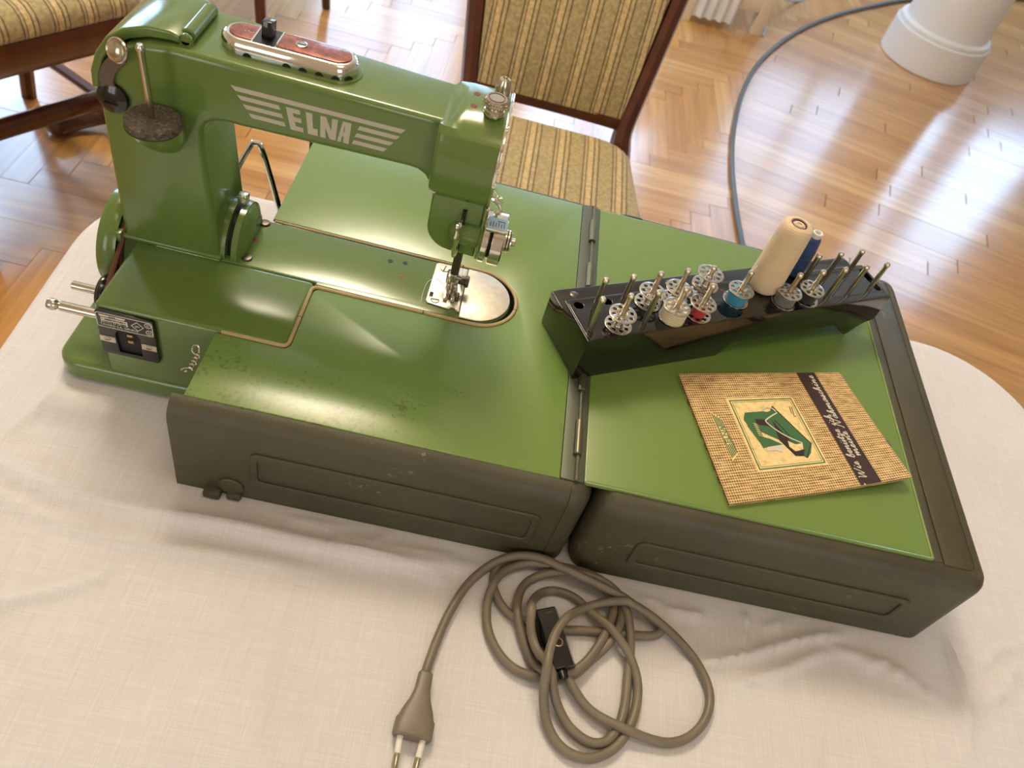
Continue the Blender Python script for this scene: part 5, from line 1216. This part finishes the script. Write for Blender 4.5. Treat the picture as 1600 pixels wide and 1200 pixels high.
# flat two-pin plug
pd = Vector((-0.0720 + 0.0706, -0.1520 + 0.1135, 0)).normalized(); pn = Vector((-pd.y, pd.x, 0)); p0 = Vector((-0.0706, -0.1130, TZ + 0.0066))
def plug_ring(l, w_, h_, zc=0.0, n=20, pw=0.55):
    r_ = []
    for k in range(n):
        a_ = 2 * PI * k / n; c, s = math.cos(a_), math.sin(a_)
        r_.append(p0 + pd * l + pn * (w_ * math.copysign(abs(c) ** pw, c)) + Vector((0, 0, zc + h_ * math.copysign(abs(s) ** pw, s))))
    return r_
bm = B(); loft(bm, [plug_ring(l, a, b, z) for l, a, b, z in ((-0.001, 0.0040, 0.0036, -0.0012), (0.0, 0.0046, 0.0042, -0.001), (0.010, 0.0050, 0.0046, -0.0006), (0.017, 0.0068, 0.0050, 0), (0.024, 0.0098, 0.0054, 0), (0.0285, 0.0112, 0.0056, 0), (0.0292, 0.0120, 0.0058, 0), (0.0385, 0.0122, 0.0058, 0), (0.0395, 0.0114, 0.0050, 0))])
plug = part('plug', bm, CORD, cord, 32)
for sg in (-1, 1):
    a_ = p0 + pd * 0.0385 + pn * (0.0068 * sg); t_ = (pd - pn * 0.04 * sg).normalized()
    bm = B(); cyl(bm, a_, a_ + t_ * 0.0110, 0.0019, n=14); pp = part('plug_pin', bm, WHITE_PL, plug)
    bm = B(); lathe(bm, [(0.0020, 0), (0.0020, 0.0075), (0.0012, 0.0090), (0, 0.0092)], a_ + t_ * 0.0110, t_, 14); part('pin_tip', bm, NICKEL, plug)

# ================================================================== CHAIRS
def chair(loc, rot, label, stretch=True, foot=False):
    """local frame: origin on the floor, seat front towards -y"""
    sh = 0.452
    t = bpy.data.objects.new('dining_chair', None); COL.objects.link(t); t.location = loc; t.rotation_euler = (0, 0, rot)
    t['label'] = label; t['category'] = 'chair'; t['group'] = 'dining chairs round the table'
    BASE[t.name] = Vector((0, 0, 0))
    def prt(name, bm, mat, sm=40): return part(name, bm, mat, t, sm)
    wf, wb, yf_, yb = 0.215, 0.165, -0.21, 0.205
    def ring(k, z, round_=0.0):
        o = [(-wf * k, yf_ * k), (wf * k, yf_ * k), (wb * k, yb * k), (-wb * k, yb * k)]
        return corner_path(o, 0.05, True, 5)
    bm = B(); loft(bm, [[(x, y, z) for x, y in ring(k, 0)] for k, z in ((0.97, sh - 0.016), (1.0, sh - 0.004), (1.0, sh + 0.010), (0.975, sh + 0.026), (0.90, sh + 0.036), (0.72, sh + 0.041), (0.4, sh + 0.043))]); prt('seat', bm, STRIPE, 80)
    bm = B(); loft(bm, [[(x, y, z) for x, y in ring(k, 0)] for k, z in ((0.94, sh - 0.075), (0.985, sh - 0.070), (1.0, sh - 0.030), (0.99, sh - 0.014))]); prt('seat_frame', bm, MAHOG, 60)
    for s in (-1, 1):
        bm = B(); P = smooth_path([(s * 0.185, -0.175, sh - 0.03), (s * 0.188, -0.180, 0.30), (s * 0.190, -0.186, 0.12), (s * 0.195, -0.195, 0.0)], 5)
        tube(bm, P, [0.022 - 0.009 * i / (len(P) - 1) for i in range(len(P))], 10, up=(1, 0, 0)); prt('front_leg', bm, MAHOG)
        bm = B(); P = smooth_path([(s * 0.172, 0.300, 0.0), (s * 0.160, 0.245, 0.16), (s * 0.155, 0.222, 0.34), (s * 0.156, 0.218, 0.43), (s * 0.150, 0.236, 0.485), (s * 0.160, 0.270, 0.56), (s * 0.182, 0.345, 0.72), (s * 0.205, 0.425, 0.90), (s * 0.212, 0.450, 0.96)], 5)
        tube(bm, P, [0.017 + 0.006 * math.exp(-((i - 15) / 4.0) ** 2) for i in range(len(P))], 8, up=(1, 0, 0), sx=1.1); prt('rear_post', bm, MAHOG)
    def back_pt(q, z): return (0.150 + 0.062 * (z - 0.485) / 0.475) * q, 0.236 + 0.214 * (z - 0.485) / 0.475
    def rail(z, th):
        b_ = B(); ra = []
        for i in range(13):
            q = -1 + 2 * i / 12; x, y = back_pt(q, z); y += 0.006 * (1 - q * q)
            ra.append([(x, y - 0.012, z - th), (x, y + 0.012, z - th), (x, y + 0.012, z + th), (x, y - 0.012, z + th)])
        loft(b_, ra); prt('back_rail', b_, MAHOG)
    rail(0.498, 0.011); rail(0.945, 0.022)
    bm = B(); n1, n2 = 14, 12; G = {}
    for lv in (0, 1):
        for i in range(n1 + 1):
            for j in range(n2 + 1):
                q, z = (-1 + 2 * i / n1) * 0.90, 0.506 + (0.926 - 0.506) * j / n2
                x, y = back_pt(q, z); puff = 0.012 + 0.016 * (1 - q ** 4) * (1 - (2 * j / n2 - 1) ** 4)
                G[lv, i, j] = bm.verts.new((x, y + (puff * 0.6 if lv else -puff), z))
    for i in range(n1):
        for j in range(n2):
            bm.faces.new([G[0, a, b] for a, b in ((i, j), (i + 1, j), (i + 1, j + 1), (i, j + 1))]); bm.faces.new([G[1, a, b] for a, b in ((i, j), (i, j + 1), (i + 1, j + 1), (i + 1, j))])
    for i in range(n1):
        for j in (0, n2): bm.faces.new((G[0, i, j], G[0, i + 1, j], G[1, i + 1, j], G[1, i, j]))
    for j in range(n2):
        for i in (0, n1): bm.faces.new((G[0, i, j], G[0, i, j + 1], G[1, i, j + 1], G[1, i, j]))
    prt('backrest', bm, STRIPE, 60)
    if stretch:
        for s in (-1, 1):
            bm = B(); tube(bm, [(s * 0.188, -0.178, 0.17), (s * 0.160, 0.242, 0.17)], 0.012, 8, sx=1.3); prt('stretcher', bm, MAHOG)
        bm = B(); tube(bm, [(-0.175, -0.045, 0.178), (0.175, -0.045, 0.178)], 0.022, 10, sx=0.7, up=(0, 0, 1)); prt('stretcher', bm, MAHOG)
    if foot:
        bm = B(); P = smooth_path([(0.122, 0.128, 0.030), (0.20, 0.118, 0.034), (0.255, 0.06, 0.06), (0.225, -0.08, 0.13), (0.192, -0.176, 0.24)], 6); tube(bm, P, [0.018] + [0.030 - 0.012 * i / 24 for i in range(24)], 12); prt('curved_foot', bm, MAHOG, 60)
    return t
chair((-0.021, 0.842, 0), 0.0, 'striped upholstered mahogany chair facing the table behind the green panels')
chair((-1.075, 1.085, 0), math.radians(57), 'striped mahogany chair at the upper left behind the sewing machine', foot=True)
chair((-0.95, 2.07, 0), math.radians(78), 'chair at the top edge showing only its dark tapered legs')

# ================================================================== WHITE SIDE TABLE, CABLE, ROUND BASE AT THE TOP EDGE
st = root('side_table', (0.80, 3.05, FZ), 'white painted wooden side table with square legs at the top edge', 'side table')
sa = math.radians(8)
SM = Matrix.Translation((0.80, 2.945, 0)) @ Matrix.Rotation(sa, 4, 'Z')
for dx, dy in ((0, 0), (-0.30, 0.0), (0.0, 0.40), (-0.30, 0.40)):
    bm = B(); box(bm, dx - 0.022, dx + 0.022, dy - 0.022, dy + 0.022, FZ, FZ + 0.46, 0.003, 2, SM); part('leg', bm, WHITE_W, st)
bm = B(); box(bm, -0.30, 0.0, -0.020, 0.0, FZ + 0.085, FZ + 0.16, 0.002, 2, SM); part('lower_rail', bm, WHITE_W, st)
bm = B(); box(bm, -0.30, 0.0, 0.40, 0.42, FZ + 0.085, FZ + 0.16, 0.002, 2, SM); part('lower_rail', bm, WHITE_W, st)
bm = B(); box(bm, -0.32, 0.02, -0.02, 0.42, FZ + 0.15, FZ + 0.165, 0.002, 2, SM); part('shelf', bm, WHITE_W, st)
bm = B(); box(bm, -0.35, 0.05, -0.05, 0.45, FZ + 0.46, FZ + 0.485, 0.004, 2, SM); part('table_top', bm, WHITE_W, st)
bm = B(); ra = []
for i in range(25):
    x = -0.28 + 0.17 * i / 24; y = -0.034 + 0.010 * math.sin(i * 1.1); ra.append([SM @ Vector((x, y - 0.003, FZ + 0.03)), SM @ Vector((x, y + 0.003, FZ + 0.03)), SM @ Vector((x, y + 0.003, FZ + 0.46)), SM @ Vector((x, y - 0.003, FZ + 0.46))])
loft(bm, ra); part('hanging_cloth', bm, PLASTER, st, 60, label='white cloth hanging down one side')
bm = B(); tube(bm, smooth_path([(0.835, 2.93, FZ + 0.004), (0.85, 3.05, FZ + 0.05), (0.90, 3.20, FZ + 0.06), (1.05, 3.40, FZ + 0.004), (1.25, 3.62, FZ + 0.004)], 8), 0.006, 8)
single('white_cable', bm, plain('pale_cable', srgb(186, 194, 206), 0.4), (0.835, 2.93, FZ), 'thin pale cable running beside the white side table leg', 'cable')
bm = B(); lathe(bm, [(0.0, 0.022), (0.20, 0.022), (0.26, 0.018), (0.272, 0.010), (0.272, 0.0)], (-0.335, 2.84, FZ), n=56)
single('round_base', bm, plain('pale_blue_enamel', srgb(176, 188, 204), 0.25), (-0.335, 2.84, FZ), 'pale blue-grey round base at the top edge left of the striped backrest', 'stand base')

bm = B(); lathe(bm, [(0.0, 0.0), (0.0075, 0.0), (0.0080, 0.0006), (0.0074, 0.0013), (0.0, 0.0016)], (0.2335, 0.0945, 0.0002), n=24)
single('thread_scrap', bm, T_BLUE, (0.2335, 0.0945, 0.0), 'small navy blue scrap peeking out from under the booklet', 'scrap')
